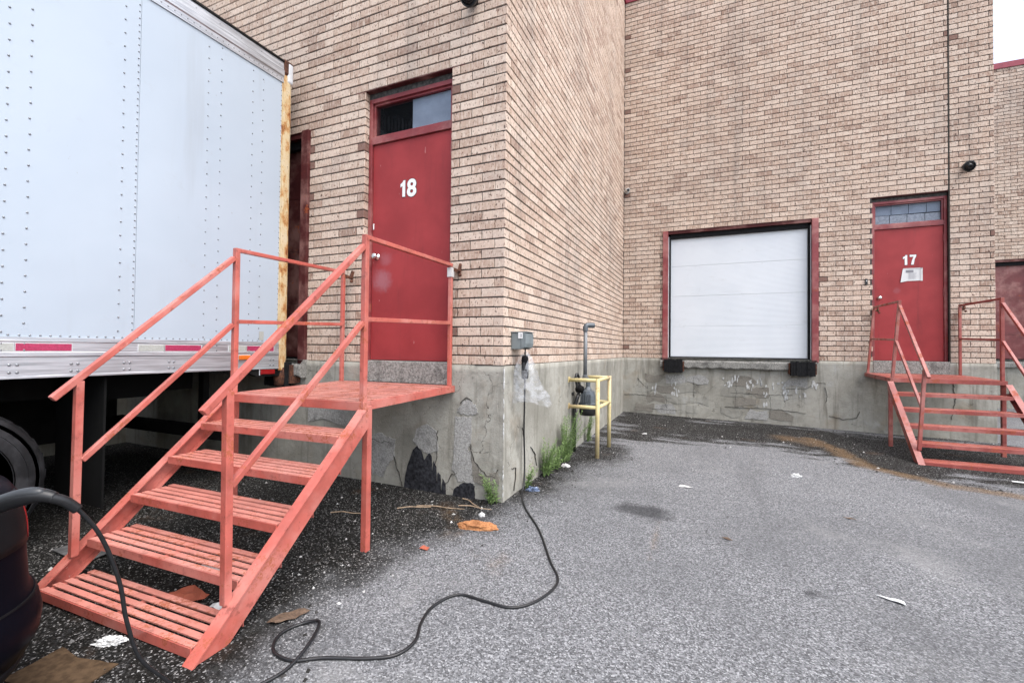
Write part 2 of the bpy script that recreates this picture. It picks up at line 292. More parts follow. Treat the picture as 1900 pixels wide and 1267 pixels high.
# ------------------------------------------------------------------ mesh helpers
class MB:
    def __init__(s): s.v = []; s.f = []; s.t = []; s.sm = False
    def quad(s, *p):
        i = len(s.v); s.v += [tuple(q) for q in p]; s.f.append(tuple(range(i, i+len(p)))); return s
    def box(s, a, b):
        x0, y0, z0 = (min(a[i], b[i]) for i in range(3)); x1, y1, z1 = (max(a[i], b[i]) for i in range(3))
        i = len(s.v)
        s.v += [(x0, y0, z0), (x1, y0, z0), (x1, y1, z0), (x0, y1, z0), (x0, y0, z1), (x1, y0, z1), (x1, y1, z1), (x0, y1, z1)]
        s.f += [tuple(i+k for k in q) for q in ((0, 3, 2, 1), (4, 5, 6, 7), (0, 1, 5, 4), (1, 2, 6, 5), (2, 3, 7, 6), (3, 0, 4, 7))]; return s
    def bar(s, a, b, w, h, up=(0, 0, 1)):
        """square bar from a to b, w across, h along up"""
        a, b = Vector(a), Vector(b); d = (b-a).normalized(); u = Vector(up)
        if abs(d.dot(u)) > .98: u = Vector((0, 1, 0))
        r = d.cross(u).normalized(); u = r.cross(d).normalized()
        i = len(s.v)
        for p in (a, b):
            for sx, sz in ((-1, -1), (1, -1), (1, 1), (-1, 1)): s.v.append(tuple(p+r*(sx*w/2)+u*(sz*h/2)))
        s.f += [tuple(i+k for k in q) for q in ((3, 2, 1, 0), (4, 5, 6, 7), (0, 1, 5, 4), (1, 2, 6, 5), (2, 3, 7, 6), (3, 0, 4, 7))]; return s
    def prism(s, poly, axis, c0, c1):
        """poly: 2-D outline in the two other axes (x,y order), extruded along axis from c0 to c1"""
        n = len(poly); i = len(s.v)
        def P(p, c):
            return (c, p[0], p[1]) if axis == 0 else (p[0], c, p[1]) if axis == 1 else (p[0], p[1], c)
        s.v += [P(p, c0) for p in poly]+[P(p, c1) for p in poly]
        s.f.append(tuple(range(i, i+n))); s.f.append(tuple(range(i+2*n-1, i+n-1, -1)))
        for k in range(n): j = (k+1) % n; s.f.append((i+k, i+n+k, i+n+j, i+j))
        return s
    def tube(s, pts, r, n=10, caps=True):
        pts = [Vector(p) for p in pts]; rs = r if isinstance(r, (list, tuple)) else [r]*len(pts)
        base = len(s.v); ref = None
        for k, p in enumerate(pts):
            d = (pts[min(k+1, len(pts)-1)]-pts[max(k-1, 0)]).normalized()
            if ref is None:
                ref = Vector((0, 0, 1)) if abs(d.z) < .9 else Vector((1, 0, 0))
            x = d.cross(ref).normalized(); y = x.cross(d).normalized(); ref = y
            for a in range(n):
                t = 2*math.pi*a/n; s.v.append(tuple(p+x*(math.cos(t)*rs[k])+y*(math.sin(t)*rs[k])))
        for k in range(len(pts)-1):
            for a in range(n):
                b = (a+1) % n; s.f.append((base+k*n+a, base+k*n+b, base+(k+1)*n+b, base+(k+1)*n+a))
        if caps:
            s.f.append(tuple(base+a for a in range(n))[::-1]); s.f.append(tuple(base+(len(pts)-1)*n+a for a in range(n)))
        return s
    def lathe(s, prof, origin, axis, n=24):
        """prof: (radius, height along axis)"""
        ax = Vector(axis).normalized(); ref = Vector((0, 0, 1)) if abs(ax.z) < .9 else Vector((1, 0, 0))
        x = ax.cross(ref).normalized(); y = ax.cross(x); o = Vector(origin); base = len(s.v)
        for r, h in prof:
            for a in range(n):
                t = 2*math.pi*a/n; s.v.append(tuple(o+ax*h+x*(r*math.cos(t))+y*(r*math.sin(t))))
        for k in range(len(prof)-1):
            for a in range(n):
                b = (a+1) % n; s.f.append((base+k*n+a, base+k*n+b, base+(k+1)*n+b, base+(k+1)*n+a))
        s.f.append(tuple(base+a for a in range(n))[::-1]); s.f.append(tuple(base+(len(prof)-1)*n+a for a in range(n)))
        return s
    def mesh(s, name, mat, smooth=False, tint=None):
        me = bpy.data.meshes.new(name); me.from_pydata(s.v, [], s.f); me.materials.append(mat)
        bm = bmesh.new(); bm.from_mesh(me); bmesh.ops.recalc_face_normals(bm, faces=bm.faces); bm.to_mesh(me); bm.free()
        if tint is not None:
            a = me.attributes.new('tint', 'FLOAT', 'FACE'); a.data.foreach_set('value', tint)
        if smooth: me.polygons.foreach_set('use_smooth', [True]*len(me.polygons))
        me.update(); return me
    def build(s, name, mat, parent=None, smooth=False, kind=None, bevel=0, tint=None, label=None):
        o = bpy.data.objects.new(name, s.mesh(name, MAT[mat] if isinstance(mat, str) else mat, smooth, tint)); COL.objects.link(o)
        if parent is not None: o.parent = parent
        if kind: o['kind'] = kind
        if label: o['label'] = label
        if bevel:
            b = o.modifiers.new('bevel', 'BEVEL'); b.width = bevel; b.segments = 2; b.limit_method = 'ANGLE'
        return o
def thing(name, label, cat, loc=(0, 0, 0), rz=0, group=None):
    o = bpy.data.objects.new(name, None); COL.objects.link(o); o.empty_display_size = .1
    o.location = loc; o.rotation_euler = (0, 0, rz); tag(o, label, cat, group); return o
def tag(o, label, cat, group=None):
    o['label'] = label; o['category'] = cat
    if group: o['group'] = group
    return o
def project(p):
    d = Vector(p)-CAM; z = d.dot(fwd)
    if z < .05: return None
    return 950+F_PX*d.dot(rgt)/z, 633.5-F_PX*d.dot(upv)/z
def gz(x, y):
    yy = max(-30, min(40, y)); xx = max(0, min(30, x))
    return -1.185+(.027 if yy < 0 else .013)*yy-.02*xx

# ------------------------------------------------------------------ ground
L = 5.8697; C = .087; TOP = 85*C
def sdf(poly, X, Y):
    d = np.full(X.shape, 1e9); ins = np.zeros(X.shape, bool); n = len(poly)
    for i in range(n):
        ax, ay = poly[i]; bx, by = poly[(i+1) % n]; ex, ey = bx-ax, by-ay
        t = np.clip(((X-ax)*ex+(Y-ay)*ey)/(ex*ex+ey*ey), 0, 1)
        d = np.minimum(d, np.hypot(X-ax-t*ex, Y-ay-t*ey))
        c = ((ay > Y) != (by > Y)) & (X < (bx-ax)*(Y-ay)/(by-ay+1e-12)+ax); ins ^= c
    return np.where(ins, d, -d)
xs = np.concatenate([[-900, -300, -100, -40, -20, -12, -9], np.arange(-7, 9.01, .1), [9.5, 10.5, 12, 15, 20, 40, 100, 300, 900]])
ys = np.concatenate([[-900, -300, -100, -40, -20, -12, -9, -7], np.arange(-6, 7.01, .1), [7.5, 8.5, 10, 12, 15, 20, 40, 100, 300, 900]])
GX, GY = np.meshgrid(xs, ys)
DIRT = [(-30, -9), (-.05, -3.2), (-.02, -2.3), (-.25, -1.75), (-.22, -1.25), (-.02, -.85), (.22, -.30), (.30, .3), (.40, 1.4), (.62, 1.75), (.75, 2.1), (.62, 2.9), (1.3, 3.15), (2.2, 3.65), (3.0, 3.15), (3.5, 2.6), (4.6, 2.5), (6.3, 2.8), (6.5, 5.9), (-.2, 6.2), (-.2, .3), (-30, .3)]
dirt = np.clip(sdf(DIRT, GX, GY), -1.5, 1.5)
def seg(pts, wd):
    d = np.full(GX.shape, 1e9)
    for (ax, ay), (bx, by) in zip(pts, pts[1:]):
        ex, ey = bx-ax, by-ay; t = np.clip(((GX-ax)*ex+(GY-ay)*ey)/(ex*ex+ey*ey), 0, 1)
        d = np.minimum(d, np.hypot(GX-ax-t*ex, GY-ay-t*ey))
    return np.clip(1-d/wd, 0, 1)
rust = np.maximum(np.maximum(np.maximum(.92*seg([(3.05, 4.7), (3.25, 3.9), (3.38, 3.1), (3.9, 2.6), (4.6, 2.45)], .30), .75*seg([(2.7, 4.6), (3.1, 4.2)], .6)), .62*seg([(1.28, .2), (1.33, -.5)], .10)),
       np.maximum(.55*seg([(.35, -.95), (.45, -1.1)], .35), .55*seg([(-.35, -.3), (.0, -.75)], .3)))
oil = np.maximum(seg([(1.05, .36), (1.2, .35)], .38), .8*seg([(2.2, -.5), (2.25, -.5)], .14))
gv = [(float(x), float(y), gz(x, y)+(.012*(mnoise.noise(Vector((x*.9, y*.9, 0)))) if abs(x) < 9 and abs(y) < 8 else 0)) for x, y in zip(GX.ravel(), GY.ravel())]
nx, ny = len(xs), len(ys)
gf = [(j*nx+i, j*nx+i+1, (j+1)*nx+i+1, (j+1)*nx+i) for j in range(ny-1) for i in range(nx-1)]
me = bpy.data.meshes.new('ground'); me.from_pydata(gv, [], gf); me.materials.append(MAT['ground'])
for nm, arr in (('dirt', dirt), ('rust', rust), ('oil', oil)):
    a = me.attributes.new(nm, 'FLOAT', 'POINT'); a.data.foreach_set('value', arr.ravel().astype(np.float32))
me.polygons.foreach_set('use_smooth', [True]*len(me.polygons))
ground = bpy.data.objects.new('ground', me); COL.objects.link(ground); ground['kind'] = 'structure'
def gnd(x, y): return gz(x, y)+.012*mnoise.noise(Vector((x*.9, y*.9, 0)))

# ------------------------------------------------------------------ building
bld = thing('warehouse_building', 'tan brick industrial building with stepped bays, red doors and grey concrete base', 'building', (0, 0, 0))
JT = .0120; JV = .0075; REC = .009; DEP = .10; MOD = .2435
class Wall:
    """origin o, direction of increasing s, outward normal n; bricks from s0 to s1"""
    def __init__(s, o, d, n): s.o, s.d, s.n = Vector(o), Vector(d), Vector(n)
    def p(s, a, out, z): return s.o+s.d*a+s.n*out+Vector((0, 0, z))
ALLB = []      # (wall index, s0, s1, zc, tint, jitter)
def lay(wi, s0, s1, n0, n1, openings, starts):
    """starts(n) gives the first joint position; openings: (a,b,course_top)"""
    for n in range(n0, n1):
        js = [s0]; j = starts(n)
        while j < s1-.02:
            if j > s0+.02: js.append(j)
            j += MOD
        js.append(s1)
        for a, b in zip(js, js[1:]):
            pieces = [(a, b)]
            for (oa, ob, ct, cb) in openings:
                if cb <= n < ct:
                    nw = []
                    for (p, q) in pieces:
                        if q <= oa or p >= ob: nw.append((p, q))
                        else:
                            if p < oa-.04: nw.append((p, oa+JV/2))
                            if q > ob+.04: nw.append((ob-JV/2, q))
                    pieces = nw
            for p, q in pieces:
                if q-p < .035: continue
                t = random.betavariate(2.2, 2)
                r = random.random()
                if q-p < .14 and r < (.40 if wi < 2 else .28): t = 1.3 if r < (.17 if wi < 2 else .07) else random.uniform(0, .15)
                elif r < .012: t = 1.22
                ALLB.append((wi, p+JV/2, q-JV/2, (n+.5)*C, t, random.gauss(0, .0010)))
WALLS = [Wall((0, 0, 0), (-1, 0, 0), (0, -1, 0)), Wall((0, 0, 0), (0, 1, 0), (1, 0, 0)), Wall((0, L, 0), (1, 0, 0), (0, -1, 0)), Wall((5.7233, 2*L, 0), (1, 0, 0), (0, -1, 0))]
XR, XL = .561, 1.597                   # door 18 opening along wall A
DKA = (2.36, 4.98); DKC = (.775, 3.395); D17 = (4.170, 5.1705); XE = 5.7233
T1 = lambda n: n % 2 == 0
NC = 85
lay(0, 0, .1001, 0, 0, [], lambda n: 0)
# corner between wall A and wall B: headers and stretchers alternate
for n in range(NC):
    pass
def starts_A(n): return .231 if not T1(n) else .106
for n in range(NC):
    if T1(n): lay(0, .101, XE, n, n+1, [(XR, XL, 32, 0), (*DKA, 29, 0)], lambda k: .106+MOD)
    else: lay(0, 0, XE, n, n+1, [(XR, XL, 32, 0), (*DKA, 29, 0)], lambda k: .231)
    if T1(n): lay(1, 0, L, n, n+1, [], lambda k: .236)
    else: lay(1, .101, L, n, n+1, [], lambda k: .106+MOD)
    opc = [(*DKC, 29, 0), (*D17, 32, 0)]
    lay(2, 0, 5.165, n, n+1, opc, (lambda k: .12) if T1(n) else (lambda k: .2435))
    lay(2, 5.178, XE, n, n+1, [], (lambda k: 5.178+.115) if T1(n) else (lambda k: 5.178+.2435))
    lay(3, 0, 7.5, n, n+1, [(.775, 3.395, 29, 0)], (lambda k: .12) if T1(n) else (lambda k: .2435))
def wall_core(wi, name, s1, openings, s0=0.):
    w = WALLS[wi]; mb = MB()
    cuts = sorted({s0, s1, *[q for o in openings for q in o[:2]]})
    for a, b in zip(cuts, cuts[1:]):
        zb = 0.
        for oa, ob, ct, cb in openings:
            if oa <= a+1e-6 and b <= ob+1e-6: zb = ct*C+.004
        isop = zb > 0
        a2 = a-(.008 if isop else 0); b2 = b+(.008 if isop else 0)
        if not isop:
            a2 = a+(.008 if any(abs(a-o[1]) < 1e-6 for o in openings) else 0); b2 = b-(.008 if any(abs(b-o[0]) < 1e-6 for o in openings) else 0)
        mb.box(w.p(a2, -REC-(.0012 if isop else 0), zb+.001), w.p(b2, -.30, TOP))
    return mb.build(name, 'mortar', bld)
openA = [(XR, XL, 32, 0), (*DKA, 29, 0)]; openC = [(*DKC, 29, 0), (*D17, 32, 0)]; openD = [(.775, 3.395, 29, 0)]
wallA = wall_core(0, 'wall', XE+.3, openA, s0=REC); wallB = wall_core(1, 'wall', L+.0, [], s0=.31); wallC = wall_core(2, 'wall', XE-REC, openC, s0=-.28); wallD = wall_core(3, 'wall', 7.5, openD, s0=-.28)
wallobj = [wallA, wallB, wallC, wallD]
# the bay beyond the trailer and the flank behind wall C
MB().box((-XE-.3, -L-.3, 0), (-XE, -.001, TOP)).build('wall', 'mortar', bld)
MB().box((XE-.31, L+.31, 0), (XE-.009, 2*L+.3, TOP)).build('wall', 'mortar', bld)
MB().box((-XE-.02, -L-.3, -1.6), (-XE+.014, .15, -.001)).build('foundation', 'parge', bld)
# choose the 300 bricks that show largest in view
def brick_area(b):
    wi, a, c, z, t, j = b; w = WALLS[wi]
    q = [project(w.p(s, 0, zz)) for s, zz in ((a, z-C/2), (c, z-C/2), (c, z+C/2), (a, z+C/2))]
    if any(x is None for x in q): return 0
    cx = sum(x[0] for x in q)/4; cy = sum(x[1] for x in q)/4
    if not (10 < cx < 1890 and 8 < cy < 1260): return 0
    if wi == 0 and cx < 575 and cy > 120: return 0
    if wi == 0 and cx < 575 and cy > 130-(575-cx)*.62: return 0
    return abs(sum(q[i][0]*q[(i+1) % 4][1]-q[(i+1) % 4][0]*q[i][1] for i in range(4)))/2
order = sorted(range(len(ALLB)), key=lambda i: -brick_area(ALLB[i]))
single = set(order[:300])
CH = .0035
def brick_verts(w0, w1, h):
    """local: x along the wall, y outward, z up; five sides with eased front edges"""
    v = [(w0, -DEP, -h), (w1, -DEP, -h), (w1, -DEP, h), (w0, -DEP, h), (w0, -CH, -h), (w1, -CH, -h), (w1, -CH, h), (w0, -CH, h),
         (w0+CH, 0, -h+CH), (w1-CH, 0, -h+CH), (w1-CH, 0, h-CH), (w0+CH, 0, h-CH)]
    f = [(0, 1, 5, 4), (1, 2, 6, 5), (2, 3, 7, 6), (3, 0, 4, 7), (4, 5, 9, 8), (5, 6, 10, 9), (6, 7, 11, 10), (7, 4, 8, 11), (8, 9, 10, 11)]
    return v, f
H2 = C/2-JT/2
cache = {}
rest = [MB() for _ in WALLS]; rt = [[] for _ in WALLS]
for i, (wi, a, c, z, t, j) in enumerate(ALLB):
    w = WALLS[wi]; ln = round(c-a, 3); mid = (a+c)/2
    jit = max(-.003, min(.003, j))
    if i in single:
        if ln not in cache:
            mb = MB(); mb.v, mb.f = brick_verts(-ln/2, ln/2, H2); cache[ln] = mb.mesh('brick', MAT['brick'])
        o = bpy.data.objects.new('brick', cache[ln]); COL.objects.link(o); o.parent = wallobj[wi]
        X = w.n.cross(Vector((0, 0, 1)))           # right-handed frame: x = n x z, y = n
        o.matrix_world = Matrix.Translation(w.p(mid, jit, z)) @ Matrix((X, w.n, Vector((0, 0, 1)))).transposed().to_4x4()
        o['tint'] = float(t)
    else:
        mb = rest[wi]; v, f = brick_verts(-(c-a)/2, (c-a)/2, H2); k = len(mb.v)
        mb.v += [tuple(w.p(mid+x, y+jit, z+zz)) for x, y, zz in v]; mb.f += [tuple(k+q for q in ff) for ff in f]; rt[wi] += [t]*len(f)
for wi, mb in enumerate(rest):
    mb.build('brickwork', 'brick', wallobj[wi], kind='stuff', tint=rt[wi])
# roof slab and parapet flashing
MB().box((-XE-.3, .02, TOP-.3), (-.02, 2*L+3, TOP-.1)).box((-.02, L+.02, TOP-.3), (XE-.02, 2*L+3, TOP-.1)).box((XE-.02, 2*L+.02, TOP-.3), (XE+7.5, 2*L+3, TOP-.1)).build('roof', 'mortar', bld)
fl = MB()
fl.box((-XE-.3, -.03, TOP-.02), (.03, .34, TOP+.12)); fl.box((-.31, .34, TOP-.02), (.03, L-.03, TOP+.12)); fl.box((-.31, L-.03, TOP-.021), (XE+.03, L+.34, TOP+.121)); fl.box((XE-.31, L+.34, TOP-.02), (XE+.03, 2*L-.03, TOP+.12)); fl.box((XE-.31, 2*L-.03, TOP-.021), (XE+7.6, 2*L+.34, TOP+.121))
fl.build('parapet_flashing', 'flash', bld)
# concrete base with gently uneven faces
def foundation(p0, p1, nrm, z1=0., proud=.016, z0=-1.45, cut=None):
    p0, p1, nrm = Vector(p0), Vector(p1), Vector(nrm); d = (p1-p0); ln = d.length; d.normalize()
    nu, nv = max(2, int(ln/.06)), 25; mb = MB()
    for j in range(nv):
        for i in range(nu):
            p = p0+d*(ln*i/(nu-1))+Vector((0, 0, z0+(z1-z0)*j/(nv-1)))
            k = .006*mnoise.noise(p*1.7)+.0025*mnoise.noise(p*9) if 0 < i < nu-1 else 0
            mb.v.append(tuple(p+nrm*(proud+k)))
    for j in range(nv-1):
        for i in range(nu-1): a = j*nu+i; mb.f.append((a, a+1, a+nu+1, a+nu))
    b = len(mb.v)                                                # ledge on top and the hidden back
    for i in range(nu): mb.v.append(tuple(p0+d*(ln*i/(nu-1))+Vector((0, 0, z1))-nrm*.28))
    for i in range(nu-1): t = (nv-1)*nu+i; mb.f.append((t, t+1, b+i+1, b+i))
    return mb.build('foundation', 'parge', bld, smooth=True)
fA = foundation((-XE, 0, 0), (.016, 0, 0), (0, -1, 0)); fB = foundation((0, -.016, 0), (0, L-.016, 0), (1, 0, 0)); fC = foundation((0, L, 0), (XE, L, 0), (0, -1, 0)); fD = foundation((XE, 2*L, 0), (XE+7.5, 2*L, 0), (0, -1, 0))
MB().box((XE-.3, L+.3, -1.6), (XE+.012, 2*L, -.001)).build('foundation', 'parge', bld)
MB().box((5.166, L-.0035, .002), (5.177, L+.03, TOP-.03)).build('control_joint', 'crack', bld)

# shallow relief on the base: places where the render has come off, tar, salts, cracks
def blob(poly, wall, out, mat, parent, name, thick=.004, rough=.016, seed=0, sub=7):
    """irregular plate on a wall face; poly in (s along x or y, z)"""
    pts = []; n = len(poly); sub = max(sub, 6)
    cx0 = sum(p[0] for p in poly)/n; cz0 = sum(p[1] for p in poly)/n
    for i in range(n):
        a, b = poly[i], poly[(i+1) % n]; ex, ez = b[0]-a[0], b[1]-a[1]; ln = math.hypot(ex, ez)+1e-9
        for k in range(sub):
            t = k/sub; q = i+t
            d_ = rough*(1.5*mnoise.noise(Vector((q*1.3+seed*3.1, seed, 0)))+.9*mnoise.noise(Vector((q*4.7+seed, 5., seed))))
            pts.append((a[0]+ex*t-ez/ln*d_, a[1]+ez*t+ex/ln*d_))
    axis, face, sg = wall
    MB().prism(pts, axis, face+sg*(-.02), face+sg*(out+thick)).build(name, mat, parent)
WA = (1, -.016, -1); WB = (0, .016, 1); WC = (1, L-.016, -1)
blob([(-1.04, -1.25), (-1.0, -1.0), (-.93, -.82), (-.88, -.775), (-.83, -.83), (-.80, -.90), (-.745, -.83), (-.72, -.86), (-.71, -1.0), (-.695, -.90), (-.665, -.95), (-.66, -1.10), (-.645, -1.0), (-.62, -1.02), (-.612, -1.19), (-.595, -1.05), (-.565, -1.10), (-.555, -1.25)], WA, .004, 'tar', fA, 'tar_patch', seed=1, rough=.004)
blob([(-.50, -1.25), (-.47, -1.13), (-.40, -1.07), (-.30, -1.05), (-.26, -1.08), (-.255, -1.25)], WA, .005, 'tar', fA, 'tar_patch', seed=2, rough=.008)
blob([(-.45, -.43), (-.40, -.33), (-.35, -.31), (-.27, -.35), (-.23, -.43), (-.33, -.45)], WA, .0035, 'block', fA, 'exposed_patch', seed=3)
blob([(-.47, -.47), (-.30, -.47), (-.30, -.66), (-.33, -.75), (-.28, -.87), (-.30, -1.0), (-.20, -1.04), (-.30, -1.06), (-.43, -1.05), (-.50, -.95), (-.47, -.75)], WA, .0030, 'block', fA, 'exposed_patch', seed=4)
blob([(-.30, -.80), (-.22, -.95), (-.12, -.97), (-.03, -.92), (-.02, -1.03), (-.16, -1.06), (-.27, -1.04)], WA, .0042, 'brownblock', fA, 'exposed_patch', seed=5)
blob([(-.93, -.74), (-.90, -.62), (-.78, -.56), (-.67, -.62), (-.65, -.80), (-.75, -.84), (-.86, -.80)], WA, .0032, 'block', fA, 'exposed_patch', seed=6, rough=.010)
blob([(-1.45, -.72), (-1.30, -.69), (-1.16, -.74), (-1.14, -.90), (-1.20, -.96), (-1.28, -1.12), (-1.45, -1.1)], WA, .0028, 'block', fA, 'exposed_patch', seed=7)
blob([(-2.3, -.30), (-1.9, -.32), (-1.55, -.30), (-1.50, -.62), (-1.75, -.66), (-2.1, -.60), (-2.3, -.66)], WA, .0028, 'block', fA, 'exposed_patch', seed=8)
rnd = random.Random(21)
# wall C: fallen render down to the block courses
k = 0
for row in range(4):
    z1 = -.30-row*.2
    for colm in range(10):
        x0 = .04+colm*.4+(.2 if row % 2 else 0); x1 = x0+.388
        cxm, czm = (x0+x1)/2, z1-.1
        edge = .45 if colm >= 8 else 0
        if x1 > 3.62 or rnd.random() < .30+edge+(.25 if row == 0 else 0) : continue
        a = [rnd.uniform(0, .12)*rnd.choice((0, 1)) for _ in range(4)]; b = [rnd.uniform(0, .06)*rnd.choice((0, 1)) for _ in range(4)]
        poly = [(x0+a[0], z1-.192+b[0]), (cxm, z1-.192+rnd.choice((0, 0, .05))), (x1-a[1], z1-.192+b[1]), (x1-a[1]*.3, czm), (x1-a[2], z1-b[2]), (cxm, z1-rnd.choice((0, 0, .05))), (x0+a[3], z1-b[3]), (x0+a[3]*.4, czm)]
        blob(poly, WC, .0015+.0006*(k % 4), rnd.choice(('block', 'parge2', 'parge2', 'brownblock')), fC, 'exposed_block', seed=40+k, rough=.007, sub=4); k += 1
for k, (x, z, wd, hh) in enumerate([(.95, -.42, .18, .22), (1.02, -.66, .14, .16), (.62, -.62, .08, .2), (1.95, -.42, .16, .20), (2.08, -.36, .12, .1), (2.30, -.50, .10, .26), (2.48, -.42, .22, .12), (2.58, -.72, .06, .24), (2.78, -.46, .26, .12), (2.90, -.60, .07, .26), (3.12, -.56, .16, .2), (3.32, -.42, .1, .1)]):
    for q in range(8):
        cx, cz = x+rnd.uniform(-.5, .5)*wd, z+rnd.uniform(-.5, .5)*hh; r1, r2 = rnd.uniform(.006, .022), rnd.uniform(.012, .06)
        poly = [(cx+math.cos(2*math.pi*i/7)*r1*rnd.uniform(.5, 1.2), cz+math.sin(2*math.pi*i/7)*r2*rnd.uniform(.5, 1.2)) for i in range(7)]
        blob(poly, WC, .0055+.0002*q, 'efflo', fC, 'salt_stain', seed=80+k, rough=.006, sub=2)
def crack(pts, wall, parent, wd=.006, seed=0):
    r = random.Random(seed); axis, face, sg = wall; fine = []
    for a, b in zip(pts, pts[1:]):
        nseg = max(2, int(math.dist(a, b)/.03))
        for k in range(nseg): t = k/nseg; fine.append((a[0]+(b[0]-a[0])*t+r.uniform(-1, 1)*.010, a[1]+(b[1]-a[1])*t+r.uniform(-1, 1)*.010))
    fine.append(pts[-1])
    mb = MB()
    P = (lambda s, z, o: (s, face+sg*o, z)) if axis == 1 else (lambda s, z, o: (face+sg*o, s, z))
    for a, b in zip(fine, fine[1:]): mb.bar(P(a[0], a[1], .002), P(b[0], b[1], .002), .014, wd*r.uniform(.4, 1.1), up=(0, 0, 1) if abs(b[1]-a[1]) < abs(b[0]-a[0]) else ((1, 0, 0) if axis == 1 else (0, 1, 0)))
    mb.build('crack', 'crack', parent)
for k, pts in enumerate([[(-.31, -.72), (-.27, -.86), (-.20, -.92), (-.15, -.98), (-.06, -.97), (-.03, -.90)], [(-.56, -1.1), (-.50, -1.0), (-.44, -.98)], [(-.66, -.62), (-.67, -.95)], [(-1.15, -.9), (-1.10, -1.05), (-1.05, -1.18)], [(-1.5, -.75), (-1.3, -.78), (-1.18, -.77)], [(-.3, -.33), (-.36, -.30), (-.42, -.35)]]): crack(pts, WA, fA, .005, k)
for k, pts in enumerate([[(.02, -.75), (.25, -.74), (.55, -.76), (.95, -.78)], [(.3, -.40), (.42, -.55), (.5, -.6)], [(.25, -1.0), (.75, -1.01), (1.05, -1.02)], [(1.35, -.35), (1.36, -.75)], [(2.10, -.3), (2.08, -.9)], [(1.9, -.9), (2.4, -.88), (2.9, -.9), (3.2, -.93)], [(2.9, -.52), (3.2, -.5), (3.4, -.38), (3.5, -.40)], [(3.48, -.45), (3.52, -.62), (3.50, -.72)], [(2.0, -.62), (2.5, -.63), (3.0, -.62)], [(3.55, -.95), (3.75, -1.0), (3.95, -.96), (3.98, -.85)], [(5.2, -.25), (5.22, -.6), (5.18, -.9)], [(.5, -.55), (.5, -.75)], [(.85, -.75), (.86, -1.0)], [(2.65, -.63), (2.66, -.9)]]): crack(pts, WC, fC, .0055, 30+k)
for k, pts in enumerate([[(.22, -1.15), (.26, -.95), (.16, -.93)], [(.40, -.60), (.45, -.72)], [(.62, -.82), (.75, -.92), (.80, -1.05)]]): crack(pts, WB, fB, .0045, 60+k)
# chipped arris at the corner
rc = random.Random(77)
for k in range(26):
    z = -.02-1.12*rc.random(); q = rc.uniform(.3, 1)
    MB().lathe([(.001, -.030*q), (.006*q, -.012*q), (.007*q, .012*q), (.001, .034*q)], (.0145, -.0145, z), (rc.uniform(-.1, .1), rc.uniform(-.1, .1), 1), 6).build('chipped_edge', 'efflo', fA)

